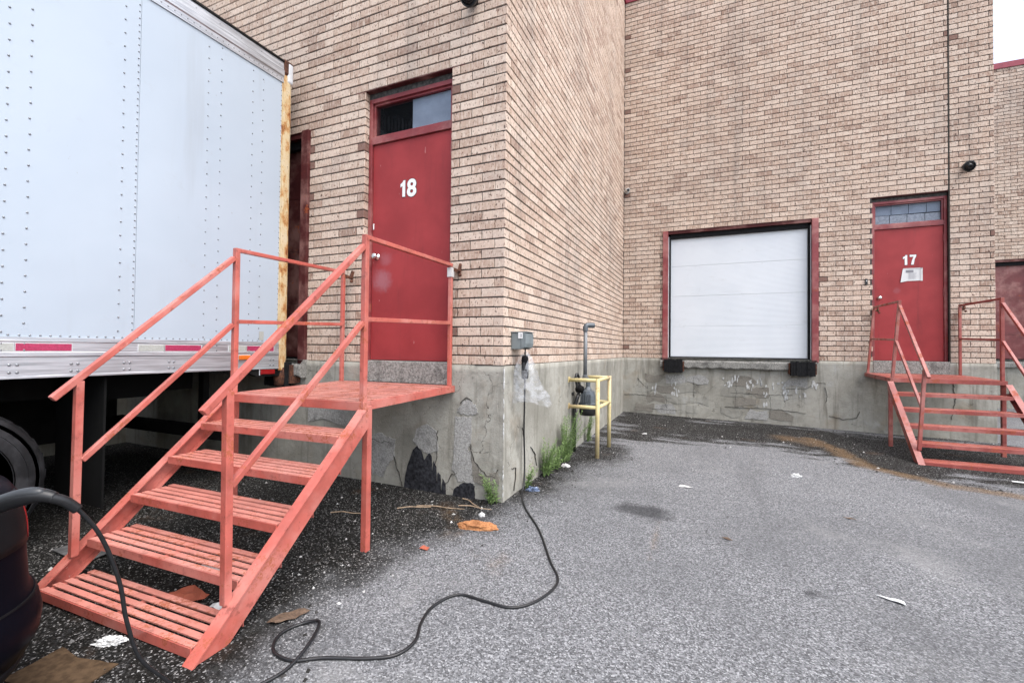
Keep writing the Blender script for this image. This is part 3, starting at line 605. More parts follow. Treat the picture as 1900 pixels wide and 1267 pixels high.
# ------------------------------------------------------------------ doors
def text_mesh(s, size, off, ext, mat):
    cu = bpy.data.curves.new('number', 'FONT'); cu.body = s; cu.size = size; cu.offset = off; cu.extrude = ext; cu.align_x = 'CENTER'; cu.space_character = 1.02
    o = bpy.data.objects.new('number', cu); COL.objects.link(o)
    dg = bpy.context.evaluated_depsgraph_get(); me = bpy.data.meshes.new_from_object(o.evaluated_get(dg)); bpy.data.objects.remove(o); me.materials.clear(); me.materials.append(mat); return me
def man_door(x0, x1, y, num, numx, numz, hinge_right, yd=.085):
    """steel door with transom in opening x0..x1 of a wall whose face is at y"""
    zt = 32*C; fw = .045
    leaf = MB().box((x0+fw, y+yd, .025), (x1-fw, y+yd+.045, 2.245)).build('door', 'door', bld, bevel=.003, label='red steel door numbered %s with a glazed transom above' % num)
    fr = MB()
    fr.box((x0+.002, y+yd-.025, .004), (x0+fw-.003, y+yd+.10, zt-.062)); fr.box((x1-fw+.003, y+yd-.025, .004), (x1-.002, y+yd+.10, zt-.062))
    fr.box((x0+fw-.003, y+yd-.024, zt-.105), (x1-fw+.003, y+yd+.10, zt-.062)); fr.box((x0+fw-.003, y+yd-.024, 2.249), (x1-fw+.003, y+yd+.10, 2.325))
    fr.build('frame', 'frame', leaf, bevel=.003)
    st = MB()
    a, b, c, d = x0+fw, x1-fw, 2.325, zt-.105
    for q in ((a, c, a+.018, d), (b-.018, c, b, d), (a+.018, c, b-.018, c+.016), (a+.018, d-.022, b-.018, d)): st.box((q[0], y+yd+.0, q[1]), (q[2], y+yd+.05, q[3]))
    st.build('glazing_bead', 'frame', leaf)
    MB().box((a+.018, y+yd+.022, c+.016), (b-.018, y+yd+.028, d-.022)).build('transom_glass', 'glass', leaf)
    MB().box((x0+.002, y+yd-.02, zt-.061), (x1-.002, y+.2, zt-.003)).build('lintel_packing', 'mortar', leaf)
    MB().box((x0-.14, y+.004, zt-.0035), (x1+.14, y+.10, zt+.004)).build('lintel_angle', 'maroon', leaf)
    MB().box((x0-.02, y+.30, 0), (x0, y+1.0, zt)).box((x1, y+.30, 0), (x1+.02, y+1.0, zt)).box((x0-.02, y+1.0, 0), (x1+.02, y+1.02, zt)).box((x0-.02, y+.3, zt), (x1+.02, y+1.02, zt+.02)).build('dark_backing_box', 'interior', leaf)  # dark box added behind the transom so the interior reads unlit
    hx = x1-fw-.002 if hinge_right else x1-fw-.002
    for z in (.25, 1.15, 2.05): MB().tube([(hx, y+yd-.006, z-.055), (hx, y+yd-.006, z+.055)], .008, 8).build('hinge', 'frame', leaf)
    kx = x0+fw+.065
    kn = MB().lathe([(.034, 0), (.034, .006), (.013, .010), (.012, .030), (.024, .036), (.030, .048), (.027, .060), (.012, .066)], (kx, y+yd, 1.085), (0, -1, 0), 20).build('door_knob', 'chrome', leaf, smooth=True)
    GL = {'1': [(.20, 0), (.42, 0), (.42, 1), (.27, 1), (.22, .90), (.04, .79), (.04, .60), (.20, .68)],
          '7': [(.01, 1), (.58, 1), (.58, .84), (.44, .55), (.36, 0), (.13, 0), (.20, .40), (.35, .80), (.01, .80)]}
    hh = .165
    for ci, ch in enumerate(num):
        gx = numx-.088+ci*.088+(.006 if ci else 0)
        for big_, ext, mat, dy in ((1, .0015, 'outline', .0015), (0, .003, 'white', .0045)):
            if ch in GL:
                cxg = .28; pts = [((cxg+(px-cxg)*(1.16 if big_ else 1))*hh*.92+gx, (.5+(pz-.5)*(1.075 if big_ else 1))*hh+numz) for px, pz in GL[ch]]
                MB().prism(pts, 1, y+yd-.0005, y+yd-dy).build('door_number', mat, leaf)
            else:
                me = text_mesh(ch, .235, .0135 if big_ else .0078, ext, MAT[mat]); o = bpy.data.objects.new('door_number', me); COL.objects.link(o); o.parent = leaf
                o.location = (gx+.048, y+yd-dy+ext, numz); o.rotation_euler = (math.pi/2, 0, 0); o.scale = (.95, 1, 1)
    # concrete threshold under the door
    MB().box((x0+.002, y-.024, -.19), (x1-.002, y+.28, .020)).build('threshold', 'grit', leaf, bevel=.008)
    return leaf
d18 = man_door(-XL, -XR, 0, '18', -1.12, 1.665, True)
d17 = man_door(D17[0], D17[1], L, '17', 4.685, 1.625, True)
MB().box((-1.095, .125, 2.33), (-.62, .135, 2.66)).build('board', 'board', d18)  # pale panel added behind the glass, coloured as the reflected sky
for k in range(14):       # perforated sheet seen behind the left half of the transom
    MB().box((-1.52+k*.03, .16+.012*(k % 3), 2.36), (-1.505+k*.03, .165+.012*(k % 3), 2.60-.01*k)).build('slat', 'darksteel', d18)
for k in range(4): MB().box((4.21+k*.235, L+.135, 2.342), (4.436+k*.235, L+.16, 2.49-.004*k)).build('carton', 'palebox', d17)
for k in range(4): MB().box((4.235+k*.235, L+.145, 2.50), (4.461+k*.235, L+.17, 2.66)).build('carton', 'board', d17)
MB().box((-1.541, .078, 1.37), (-1.531, .0845, 1.43)).build('latch_sticker', 'white', d18)

def dock_door(x0, x1, y, mat, open_mat, dark=False):
    zt = 29*C; t = .10
    fr = MB(); 
    a, b = x0+t, x1-t; zd = zt-.10
    hs_ = (zd-.035)/4
    root = MB().box((a, y+.14, .03), (b, y+.145, zd)).build('dock_door', mat, bld, label=None)
    for q in (x0, x1-t): MB().box((q, y-.035, -.03), (q+t, y+.10, zt)).build('frame_jamb', 'maroon' if mat == 'maroon' else 'frame', root, bevel=.004)  # hidden dock's jambs go maroon: the trailer's shade is put into the colour
    MB().box((x0+t, y+.012, zt-.055), (x1-t, y+.10, zt)).build('frame_head', 'maroon', root, bevel=.003)  # red frame head in darker maroon, soffit shade put into its colour
    for k in range(4):
        MB().box((a+.045, y+.105, .04+k*hs_), (b-.045, y+.140, .04+(k+1)*hs_-.0025)).build('door_panel', mat, root, bevel=.002)
    s_ = MB()
    s_.box((a+.013, y+.06, .005), (a+.046, y+.104, zd+.005)).box((b-.046, y+.06, .005), (b-.013, y+.104, zd+.005)).box((a+.046, y+.06, zd-.045), (b-.046, y+.104, zd+.046)).box((a+.046, y+.07, .005), (b-.046, y+.104, .032))
    s_.build('weather_seal', 'rubber', root)
    tr = MB(); tr.box((a+.001, y+.05, .02), (a+.012, y+.069, zd)).box((b-.012, y+.05, .02), (b-.001, y+.069, zd)); tr.build('door_trim', 'seal', root)
    MB().box((x0-.02, y+.3, -.02), (x1+.02, y+.32, zt+.1)).build('dark_backing', 'interior', root)
    MB().box((x0-.05, y+.003, zt+.001), (x1+.05, y+.09, zt+.008)).build('lintel_angle', 'maroon', root)
    return root
dc = dock_door(DKC[0], DKC[1], L, 'sectional', None); dc['label'] = 'closed white sectional dock door in a red frame'
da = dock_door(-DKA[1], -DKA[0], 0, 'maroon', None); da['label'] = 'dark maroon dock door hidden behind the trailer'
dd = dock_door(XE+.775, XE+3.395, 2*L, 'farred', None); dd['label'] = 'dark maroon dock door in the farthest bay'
def ledge(x0, x1, y, parent, seed):
    mb = MB(); n = 40; r = random.Random(seed); prof = []
    for i in range(n+1):
        x = x0+(x1-x0)*i/n; e = r.uniform(-.008, .012); f_ = r.uniform(-.012, .014)
        prof.append([(x, y-.10+e, -.03+r.uniform(-.008, .004)), (x, y-.11+e*.5, -.06), (x, y-.105+e*.5, -.16+f_), (x, y-.085, -.18+f_), (x, y+.02, -.18), (x, y+.06, .012), (x, y-.06, .010)])
    for p in prof: mb.v += p
    for i in range(n):
        for k in range(6): a = i*7+k; mb.f.append((a, a+1, a+8, a+7))
    mb.f.append(tuple(range(7))); mb.f.append(tuple(n*7+k for k in range(7)))
    return mb.build('dock_sill', 'grit', parent)
ledge(.74, 3.36, L, dc, 3); ledge(-4.95, -2.34, 0, da, 4); ledge(XE+.74, XE+3.36, 2*L, dd, 5)
def bumper(x0, x1, y, parent, z0=-.27, z1=-.015):
    b = MB(); k = 9
    for i in range(k): b.box((x0+(x1-x0)*i/k+.001, y-.20+random.uniform(-.006, .006), z0+random.uniform(-.005, .005)), (x0+(x1-x0)*(i+1)/k-.001, y-.112, z1+random.uniform(-.006, .006)))
    o = b.build('dock_bumper', 'rubber', parent)
    for i in (.25, .75):
        MB().lathe([(.018, 0), (.018, .006), (.008, .008)], (x0+(x1-x0)*i, y-.202, (z0+z1)/2), (0, -1, 0), 10).build('bolt', 'darksteel', o)
    [MB().box((q, y-.15, z0+.03), (q+.021, y-.018, z1-.03)).build('bumper_bracket', 'darkrust', o) for q in (x0-.025, x1+.004)]
bumper(.82, 1.16, L, dc); bumper(2.95, 3.32, L, dc); bumper(-2.75, -2.45, 0, da)
MB().box((-2.385, .02, -.03), (-2.30, .05, 2.4)).build('wall_edge_strip', 'maroon', da)

# ------------------------------------------------------------------ staircases
def staircase(name, label, cx, yf, rz, hw, mat, zoff=0., lean=0., depth=1.22, group='red steel stairs up to the doors'):
    root = thing(name, label, 'stairs', (cx, yf, 0), rz, group)
    zf = -.215+zoff; RI, RU = .195, .217
    A = root; m_ = mat
    ps = .038
    zr = lambda y: zf+.025*y/depth                          # platform surface rises a little towards the wall
    pf = MB()
    for s in (-1, 1):
        pf.bar((s*(hw+.012), -.02, zf-.029), (s*(hw+.012), depth, zr(depth)-.029), .024, .058)
    pf.bar((-hw, -.012, zf-.029), (hw, -.012, zf-.029), .022, .058, up=(0, 0, 1)); pf.bar((-hw, depth-.012, zr(depth)-.029), (hw, depth-.012, zr(depth)-.029), .022, .058)
    pf.bar((0, 0, zf-.04), (0, depth-.03, zr(depth)-.04), .03, .02)
    pfo = pf.build('platform_frame', m_, A, bevel=.002)
    nb = 24
    bar_me = MB().box((-hw+.001, -.0165, -.006), (hw-.001, .0165, 0)).mesh('slat', MAT['slat' if m_ == 'stair' else 'slat2'])  # paler slat paint puts the sky light on the tops into the colour
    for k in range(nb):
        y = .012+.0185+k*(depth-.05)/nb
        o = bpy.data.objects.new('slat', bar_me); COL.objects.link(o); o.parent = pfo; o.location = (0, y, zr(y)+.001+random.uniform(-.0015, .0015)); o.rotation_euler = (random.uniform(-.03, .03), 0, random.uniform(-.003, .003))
    # treads
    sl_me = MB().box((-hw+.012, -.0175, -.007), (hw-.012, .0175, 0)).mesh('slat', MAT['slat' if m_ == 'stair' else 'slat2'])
    for i in range(1, 6):
        ny_ = -RU*i+.0; z = zf-RI*i
        tr = MB(); tr.box((-hw+.006, ny_-.006, z-.046), (hw-.006, ny_, z-.001)); tr.box((-hw+.006, ny_+.246, z-.046), (hw-.006, ny_+.252, z-.009))
        for s in (-1, 0, 1): tr.bar((s*(hw-.03), ny_, z-.014), (s*(hw-.03), ny_+.25, z-.014), .026, .010)
        t_o = tr.build('tread', m_, A)
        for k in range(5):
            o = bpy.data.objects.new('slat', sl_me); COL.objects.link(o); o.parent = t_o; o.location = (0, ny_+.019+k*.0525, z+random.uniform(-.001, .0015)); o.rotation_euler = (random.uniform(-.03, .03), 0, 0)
    # stringers: web with an outward flange on top
    slope = RI/RU
    for s in (-1, 1):
        x = s*hw; y0, z0 = -.010, zf-.032; yb = -1.19
        gl = gnd(cx+x, yf+yb)
        ze = z0+slope*(yb-y0); ye = yb
        if ze > gl+.0: ye = y0+(gl+.004-z0)/slope; ze = gl+.004
        wb = MB()
        zl = max(ze, gl)
        bot = .145
        yc = y0+(gl+.01+bot-z0)/slope
        outl = [(y0, z0), (ye, ze), (ye+.02, max(ze-.012, gl)), (yc+.04, gl+.004), (y0+.02, z0-bot), (y0+.02, z0)]
        outl = [(y0-.03, z0-.03*slope), (ye, ze), (yc-.02, gl+.006), (yc, gl+.012), (y0+.012, z0-bot+.012), (y0+.012, zf-.062)]
        wb.prism(outl, 0, x+s*.044, x+s*.052)
        st = wb.build('stringer', m_, A)
        MB().bar((x+s*.028, y0-.022, z0+.003-.022*slope), (x+s*.028, ye, ze+.003), .068, .008, up=(0, slope, 1)).build('flange', m_, st)
        MB().bar((x+s*.024, y0, z0-bot+.006), (x+s*.024, yc, gl+.018), .040, .007, up=(0, slope, 1)).build('flange', m_, st)
    for s in (-1, 1):
        x = s*(hw-.012); lx = lean if s < 0 else 0.
        def Lx(z): return x+lx*(z-zf)/1.1
        top = zf+1.115; mid = zf+.555; topr = top+.01; midr = mid+.04
        # legs under the front corners
        xx = s*(hw+.005)
        MB().bar((xx, .045, gnd(cx+xx, yf+.045)-.01), (xx, .045, zf-.03), .046, .046).build('leg', m_, A, bevel=.004)
        MB().bar((Lx(zf), .022, zf), (Lx(top), .022, top), ps, ps, up=(0, 1, 0)).build('post', m_, A, bevel=.004)
        MB().bar((Lx(zf), depth-.04, zr(depth)), (Lx(topr), depth-.04, topr-.02), ps*.9, ps*.9, up=(0, 1, 0)).build('post', m_, A, bevel=.004)
        MB().bar((Lx(top), .003, top-.004), (Lx(topr), depth-.03, topr), ps*.95, ps*.8).build('handrail', m_, A, bevel=.004)
        MB().bar((Lx(mid), .044, mid), (Lx(midr), depth-.058, midr), ps*.8, ps*.8).build('mid_rail', m_, A, bevel=.003)
        # flight rails
        yl = -.935; zlow = zf+.106; 
        zs = zf-.032+slope*(yl+.010)
        ypost = yl
        hr0, hr1 = (0.0, zf+1.045), (-1.055, zf+.058)
        sl = (hr0[1]-hr1[1])/(hr0[0]-hr1[0])
        xlow = x+ (lx*.55 if s < 0 else 0)
        MB().bar((x+s*.012, ypost, zs+.004), (xlow, ypost, hr1[1]+sl*(ypost-hr1[0])-.018), ps, ps, up=(0, 1, 0)).build('post', m_, A, bevel=.004)
        MB().bar((Lx(hr0[1]), hr0[0], hr0[1]), (xlow, hr1[0], hr1[1]), ps, ps*.95).build('handrail', m_, A, bevel=.005)
        MB().bar((Lx(zf+.53), 0, zf+.53), (xlow*.4+x*.6, ypost+.02, zf-.31), ps*.85, ps*.85).build('mid_rail', m_, A, bevel=.004)
        # rusted strut to the wall
        br = MB(); zb = topr-.03
        br.bar((Lx(zb), depth-.03, zb), (Lx(zb)+.075, depth+.015, zb-.03), .022, .03); br.bar((Lx(zb)+.07, depth-.01, zb-.03), (Lx(zb)+.07, depth+.02, zb+.045), .02, .03); br.lathe([(.016, 0), (.018, .01), (.010, .02)], (Lx(zb)+.08, depth-.005, zb-.06), (0, -1, 0), 8)
        br.build('wall_bracket', 'darkrust', A)
    return root
st18 = staircase('metal_staircase', 'bright salmon red steel stairs with slatted treads up to door 18', -1.095, -1.262, math.radians(1.9), .635, 'stair')
MB().bar((.623, 1.18, .80), (.623, 1.18, .885), .046, .05, up=(0, 1, 0)).build('tape_wrap', 'tapeclear', st18)
st17 = staircase('metal_staircase', 'weathered dull red steel stairs with a leaning rail at door 17', 4.675, 4.64, 0, .605, 'stair2', zoff=.005, lean=.085, depth=1.20)  # darker red: shade of the rail undersides is put into the colour

# ------------------------------------------------------------------ trailer
TX = -2.47; TW = 2.59; TL = 15.5; TR = -.27      # side plane, width, length, rear end of the side skin
trl = thing('semi_trailer', 'white riveted semi trailer backed up to the dock left of door 18', 'trailer', (TX-TW/2, TR, -1.2))
off = Vector((-(TX-TW/2), -TR, 1.2))
def tb(mb, name, mat, parent=None, **k):
    mb.v = [tuple(Vector(p)+off) for p in mb.v]; return mb.build(name, mat, parent or trl, **k)
seams = [TR]; y = -1.563
while y > TR-TL: seams.append(y); y -= 1.225
for a, b in zip(seams, seams[1:]):
    tb(MB().box((TX-.02, b+.0015, .19), (TX-(.0012 if seams.index(a) % 2 else 0), a-.0005, 2.935)), 'side_panel', 'trailer')
tb(MB().box((TX-TW, TR-TL, .19), (TX-TW+.02, TR, 2.95)).box((TX-TW, TR-TL, .19), (TX, TR-TL+.02, 2.95)), 'far_panel', 'trailer')
tb(MB().box((TX-TW, TR-TL, 3.13), (TX-.03, TR, 3.15)), 'roof', 'trailer')
tb(MB().prism([(TX-.02, 2.93), (TX+.010, 2.925), (TX+.012, 2.985), (TX+.022, 2.995), (TX+.022, 3.055), (TX+.012, 3.065), (TX+.008, 3.135), (TX-.012, 3.165), (TX-.05, 3.165), (TX-.05, 2.935)], 1, TR-TL, TR), 'top_rail', 'alu')
tb(MB().prism([(TX-.03, 3.166), (TX+.018, 3.145), (TX+.022, 3.16), (TX-.02, 3.185), (TX-.06, 3.185)], 1, TR-TL, TR+.004), 'rail_gasket', 'black')
tb(MB().prism([(TX-.02, .195), (TX+.009, .195), (TX+.010, .172), (TX+.016, .168), (TX+.013, .160), (TX+.012, .098), (TX+.017, .092), (TX+.017, .068), (TX+.012, .060), (TX+.012, -.060), (TX+.018, -.066), (TX+.018, -.078), (TX-.06, -.078), (TX-.06, .19)], 1, TR-TL, TR), 'bottom_rail', 'alu')
tb(MB().box((TX-TW, TR-TL, -.078), (TX-TW+.05, TR, .19)), 'far_rail', 'alu')
tb(MB().box((TX-TW+.05, TR-TL, .02), (TX-.061, TR, .05)), 'floor', 'darksteel')
for k in range(18):
    tb(MB().box((TX-TW+.06, TR-.35-k*.31-.03, -.08), (TX-.07, TR-.35-k*.31+.03, .019)), 'cross_member', 'darksteel')
# rivets
rv = MB()
def rivet(y, z, r=.0072, x=TX):
    b = len(rv.v); n = 7
    for rr, h in ((r, -.002), (r*.85, r*.35), (r*.4, r*.62)):
        for a in range(n): t = 2*math.pi*a/n; rv.v.append((x+h, y+rr*math.cos(t), z+rr*math.sin(t)))
    for k in range(2):
        for a in range(n): c = (a+1) % n; rv.f.append((b+k*n+a, b+k*n+c, b+(k+1)*n+c, b+(k+1)*n+a))
    rv.f.append(tuple(b+2*n+a for a in range(n)))
cols = [-.495, -.605, -.918, -1.034, -1.666, -2.184, -2.291, -2.79-.09, -3.3, -3.4]
for c_i, y in enumerate(cols):
    z = .225+.03*(c_i % 3)
    while z < 2.91: rivet(y+random.uniform(-.002, .002), z); z += .1045
for y in (-.286, -1.563, -2.788):
    z = .215
    while z < 2.92: rivet(y-.012 if y < -1 else y, z, .0065); z += .0535
y = -.30
while y > -4.2: rivet(y, .2065, .007); rivet(y, 2.958, .006, TX+.011); y -= .0515
y = -.32
while y > -4.2: rivet(y, 3.10, .005, TX+.010); y -= .21
for y0 in (-.30, -1.275, -1.591, -1.905, -2.214, -2.53, -2.85):
    for dy in (0, -.037):
        for z in (.012, -.038): rivet(y0+dy-(.03 if y0 == -.30 else 0), z, .0105, TX+.012)
for yy in (-.605, -.918, -1.034, -1.666, -2.184, -2.291): rivet(yy, .150, .007, TX+.012); rivet(yy, .108, .007, TX+.013)
tb(rv, 'rivets', 'rivet', kind='stuff')
for a, b, mt in ((-2.225, -1.943, 'tapered'), (-2.41, -2.235, 'tapewhite'), (-1.535, -1.352, 'tapewhite'), (-1.344, -1.058, 'tapered'), (-.805, -.63, 'tapewhite'), (-.622, -.331, 'tapered')):
    tb(MB().box((TX+.0125, a, .103), (TX+.0150, b, .152)), 'reflective_tape', mt)
    tb(MB().box((TX+.0123, a-.006, .0985), (TX+.0138, b+.006, .1565)), 'tape_border', 'seal')
# rear corner post, casting, lamps
pp = tb(MB().box((TX-.10, TR+.001, -.10), (TX+.012, TR+.085, 3.02)).box((TX-.02, TR-.012, .19), (TX+.006, TR+.0005, 2.93)), 'rear_post', 'rust', bevel=.006)
tb(MB().box((TX-.12, TR+.0855, .0), (TX-.006, TR+.110, 3.0)), 'rear_door_edge', 'rust', bevel=.01)
tb(MB().box((TX-.12, TR-.006, 3.021), (TX+.018, TR+.12, 3.185)), 'corner_casting', 'darkrust', bevel=.02)
tb(MB().box((TX-.10, TR+.04, 2.95), (TX+.021, TR+.115, 3.17)), 'corner_plate', 'seal', bevel=.02)
tb(MB().lathe([(.02, -.11), (.055, -.09), (.062, 0), (.055, .09), (.02, .11)], (TX-.04, TR+.06, -.16), (0, 0, 1), 12), 'bumper_boss', 'darkrust', smooth=True)
lb = tb(MB().prism([(-.66, -.079), (-.29, -.079), (-.22, -.079), (-.22, -.155), (-.50, -.155)], 0, TX-.05, TX+.004), 'lamp_bracket', 'darksteel')
tb(MB().box((TX+.0045, -.475, -.132), (TX+.022, -.315, -.085)), 'tail_lamp', 'redlens', bevel=.006)
tb(MB().box((TX+.0045, -.485, -.140), (TX+.010, -.477, -.080)), 'lamp_rim', 'seal')
tb(MB().box((TX+.0125, -.74, .012), (TX+.020, -.59, .068)), 'marker_base', 'white2')
tb(MB().box((TX+.0205, -.715, .018), (TX+.040, -.60, .062)), 'marker_lamp', 'orangelens', bevel=.008)
tb(MB().box((TX+.001, -.49, .21), (TX+.003, -.44, .30)), 'number_plate', 'tapewhite')
# running gear
def wheel(parent, cx_, cy_, cz_, R=.505, wd=.26, sx=1):
    x1 = cx_
    ty = MB().lathe([(.29, -.02), (.31, .0), (.36, .006), (.44, .004), (.485, -.012), (R, -.045), (R, -wd+.045), (.485, -wd+.01), (.31, -wd), (.29, -wd+.02)], (0, 0, 0), (1, 0, 0), 40)
    ty.v = [(x1+sx*p[0], cy_+p[1], cz_+p[2]) for p in ty.v]
    o = tb(ty, 'tyre', 'tyre', parent, smooth=True)
    gr = MB()
    for q in range(28):
        a = 2*math.pi*q/28
        for rr in (.495,): gr.bar((x1-.05*sx, cy_+math.cos(a)*(R-.002), cz_+math.sin(a)*(R-.002)), (x1-(wd-.05)*sx, cy_+math.cos(a+.05)*(R-.002), cz_+math.sin(a+.05)*(R-.002)), .07, .012, up=(0, math.cos(a), math.sin(a)))
    for r_ in (.335, .405, .462): gr.lathe([(r_-.003, 0), (r_, .0035), (r_+.003, 0)], (x1+.004*sx, cy_, cz_), (1, 0, 0), 40)
    tb(gr, 'tread_blocks', 'tyre', parent)
    ri = MB().lathe([(.305, -.01), (.295, -.012), (.285, -.05), (.25, -.075), (.20, -.06), (.15, -.05), (.13, -.01), (.11, .02), (.09, .045), (.02, .05)], (0, 0, 0), (1, 0, 0), 36)
    ri.v = [(x1+sx*p[0], cy_+p[1], cz_+p[2]) for p in ri.v]
    tb(ri, 'rim', 'rim', parent, smooth=True)
    nuts = MB()
    for q in range(10): a = 2*math.pi*q/10; nuts.lathe([(.017, 0), (.017, .02), (.010, .028)], (x1-.058*sx, cy_+.167*math.cos(a), cz_+.167*math.sin(a)), (sx, 0, 0), 6)
    tb(nuts, 'wheel_nuts', 'steel', parent)
for cy_ in (-2.535, -3.78):
    for cx_, sx in ((TX-.03, 1), (TX-.36, 1), (TX-TW+.03, -1)):
        wp = thing('wheel', '', '', (0, 0, 0)); 
        for kk in ('label', 'category'): del wp[kk]
        wp.parent = trl
        zg = gz(cx_, cy_)+.505
        wheel(wp, cx_, cy_, zg, sx=sx)
    tb(MB().tube([(TX-.3, cy_, gz(TX, cy_)+.505), (TX-TW+.3, cy_, gz(TX, cy_)+.505)], .07, 12), 'axle', 'darksteel')
tb(MB().box((TX-.95, -5.0, -.30), (TX-.85, -.6, -.08)).box((TX-TW+.85, -5.0, -.30), (TX-TW+.95, -.6, -.08)), 'frame_rail', 'darksteel')
tb(MB().box((TX-TW+.005, -6.5, -.95), (TX-TW+.03, -.45, -.08)), 'far_light_blocker', 'darksteel')  # unseen panel added to block light coming in under the trailer
tb(MB().box((TX-.75, -1.72, -1.08), (TX-.05, -1.705, -.10)), 'mud_flap', 'mudflap')
tb(MB().prism([(-1.7, -.079), (-1.25, -.079), (-1.05, -.32), (-1.7, -.32)], 0, TX-.62, TX-.60), 'gusset_plate', 'mudflap')
tb(MB().box((TX-2.3, -.62, -.80), (TX-.25, -.52, -.68)).box((TX-.75, -.60, -.68), (TX-.67, -.54, -.10)), 'underride_guard', 'darksteel')

# ------------------------------------------------------------------ car (rear quarter shows at the left edge)
CXC, CYR = -1.345, -2.66; CLEN, CHW = 4.65, .945
car = thing('parked_car', 'black sedan parked with its tail to the stairs, plugged into a charging cable', 'car', (CXC, CYR-CLEN/2, gz(-1.7, -4.5)))
def sup(t, a, b, n):
    c, s_ = math.cos(t), math.sin(t)
    return a*math.copysign(abs(c)**(2/n), c), b*math.copysign(abs(s_)**(2/n), s_)
G0 = gz(-1.7, -2.7)
def ring(h, dx, dyr, dyf, n=5.2, N=96):
    out = []
    for k in range(N):
        t = 2*math.pi*k/N; x, y = sup(t, CHW-dx, CLEN/2, n)
        y = y-(dyr if y > 0 else -dyf)*abs(y)/(CLEN/2); out.append((x, y, h))
    return out
def loft(rings, cap=True):
    mb = MB(); N = len(rings[0])
    for r in rings: mb.v += r
    for j in range(len(rings)-1):
        for k in range(N): q = (k+1) % N; mb.f.append((j*N+k, j*N+q, (j+1)*N+q, (j+1)*N+k))
    if cap: mb.f.append(tuple(range(N))[::-1]); mb.f.append(tuple((len(rings)-1)*N+k for k in range(N)))
    return mb
CZ = G0-gz(-1.7, -4.5)
bodyr = [ring(h+CZ, dx, a, b) for h, dx, a, b in ((.245, .03, .03, .06), (.31, .008, .006, .02), (.38, .0, .0, .0), (.44, .004, .012, .01), (.49, .012, .040, .03), (.62, .010, .050, .05), (.74, .020, .055, .16), (.83, .045, .070, .25), (.87, .08, .09, .45), (.885, .14, .14, .6))]
bo = loft(bodyr).build('body', 'carpaint', car, smooth=True)
lowr = [ring(h+CZ, dx, a, b) for h, dx, a, b in ((.12, .10, .13, .14), (.17, .06, .07, .10), (.20, .045, .045, .08), (.243, .032, .032, .06))]
loft(lowr).build('lower_bumper', 'cartrim', car, smooth=True)
def cab(h, hw_, yr, yf_, n=3.2, N=64):
    out = []
    for k in range(N):
        t = 2*math.pi*k/N; x, y = sup(t, hw_, 1., n); out.append((x, yr*y if y > 0 else -yf_*y*-1, h))
    return out
def cabring(h, hw_, yr, yf_, N=64):
    out = []
    for k in range(N):
        t = 2*math.pi*k/N; x, y = sup(t, hw_, 1., 3.4); out.append((x, yr*y if y > 0 else yf_*y, h+CZ))
    return out
loft([cabring(.86, .80, 1.75, 1.45), cabring(1.0, .76, 1.45, 1.15), cabring(1.2, .68, 1.05, .75), cabring(1.36, .60, .62, .40)]).build('window_band', 'carglass', car, smooth=True)
loft([cabring(1.355, .61, .64, .42), cabring(1.40, .56, .50, .30), cabring(1.425, .40, .3, .15)]).build('roof', 'carpaint', car, smooth=True)
def strip(h0, h1, t0, t1, o, mat, name, parent, n=18):
    """strip that follows the body skin between ring angles t0..t1 (degrees), raised by o"""
    prof = [(.245, .03, .03), (.31, .008, .006), (.38, .0, .0), (.44, .004, .012), (.49, .012, .040), (.62, .010, .050), (.74, .020, .055), (.83, .045, .070), (.87, .08, .09)]
    def at(h, t):
        for p, q in zip(prof, prof[1:]):
            if p[0] <= h <= q[0]:
                k = (h-p[0])/(q[0]-p[0]); dx = p[1]+(q[1]-p[1])*k; dy = p[2]+(q[2]-p[2])*k; break
        x, y = sup(math.radians(t), CHW-dx, CLEN/2, 5.2); y = y-(dy)*abs(y)/(CLEN/2)
        nn = Vector((x/abs(x)*abs(x/CHW)**4 if x else 0, abs(y/(CLEN/2))**4*(1 if y > 0 else -1), .15)).normalized()
        return Vector((x, y, h+CZ))+nn*o
    mb = MB(); rows = 6
    for j in range(rows+1):
        for k in range(n+1):
            e = 0 if (0 < j < rows and 0 < k < n) else .012
            p = at(h0+(h1-h0)*j/rows, t0+(t1-t0)*k/n); mb.v.append(tuple(p))
    for j in range(rows):
        for k in range(n): a = j*(n+1)+k; mb.f.append((a, a+1, a+n+2, a+n+1))
    o_ = mb.build(name, mat, parent, smooth=True)
    sd_ = o_.modifiers.new('solid', 'SOLIDIFY'); sd_.thickness = .02; sd_.offset = -1
    return o_
tl = strip(.655, .852, 44, 72, .006, 'cartrim', 'tail_light', car)
strip(.665, .842, 70.0, 71.4, .008, 'redlens', 'red_lens', tl)
tl2 = strip(.655, .852, 108, 140, .006, 'redlens', 'tail_light', car)
strip(.455, .463, 20, 160, .004, 'cartrim', 'bumper_seam', car, n=60)
for yy in (1.35, -1.45):
    for s in (-1, 1):
        wp = bpy.data.objects.new('wheel', None); COL.objects.link(wp); wp.parent = car
        wz = .335+(gz(-1.7, CYR-CLEN/2+yy)-gz(-1.7, -4.5))
        t_ = MB().lathe([(.22, 0), (.31, .004), (.335, -.03), (.335, -.20), (.22, -.22)], (s*(CHW+.006), yy, wz), (s, 0, 0), 36); t_.build('tyre', 'tyre', wp, smooth=True)
        MB().lathe([(.225, .004), (.21, -.02), (.06, -.01), (.02, .0)], (s*(CHW+.006), yy, wz), (s, 0, 0), 24).build('rim', 'metergrey', wp, smooth=True)
        MB().lathe([(.40, -.02), (.395, .001), (.34, .001), (.34, -.02)], (s*(CHW-.002), yy, wz+.01), (s, 0, 0), 40).build('wheel_arch', 'cartrim', car)
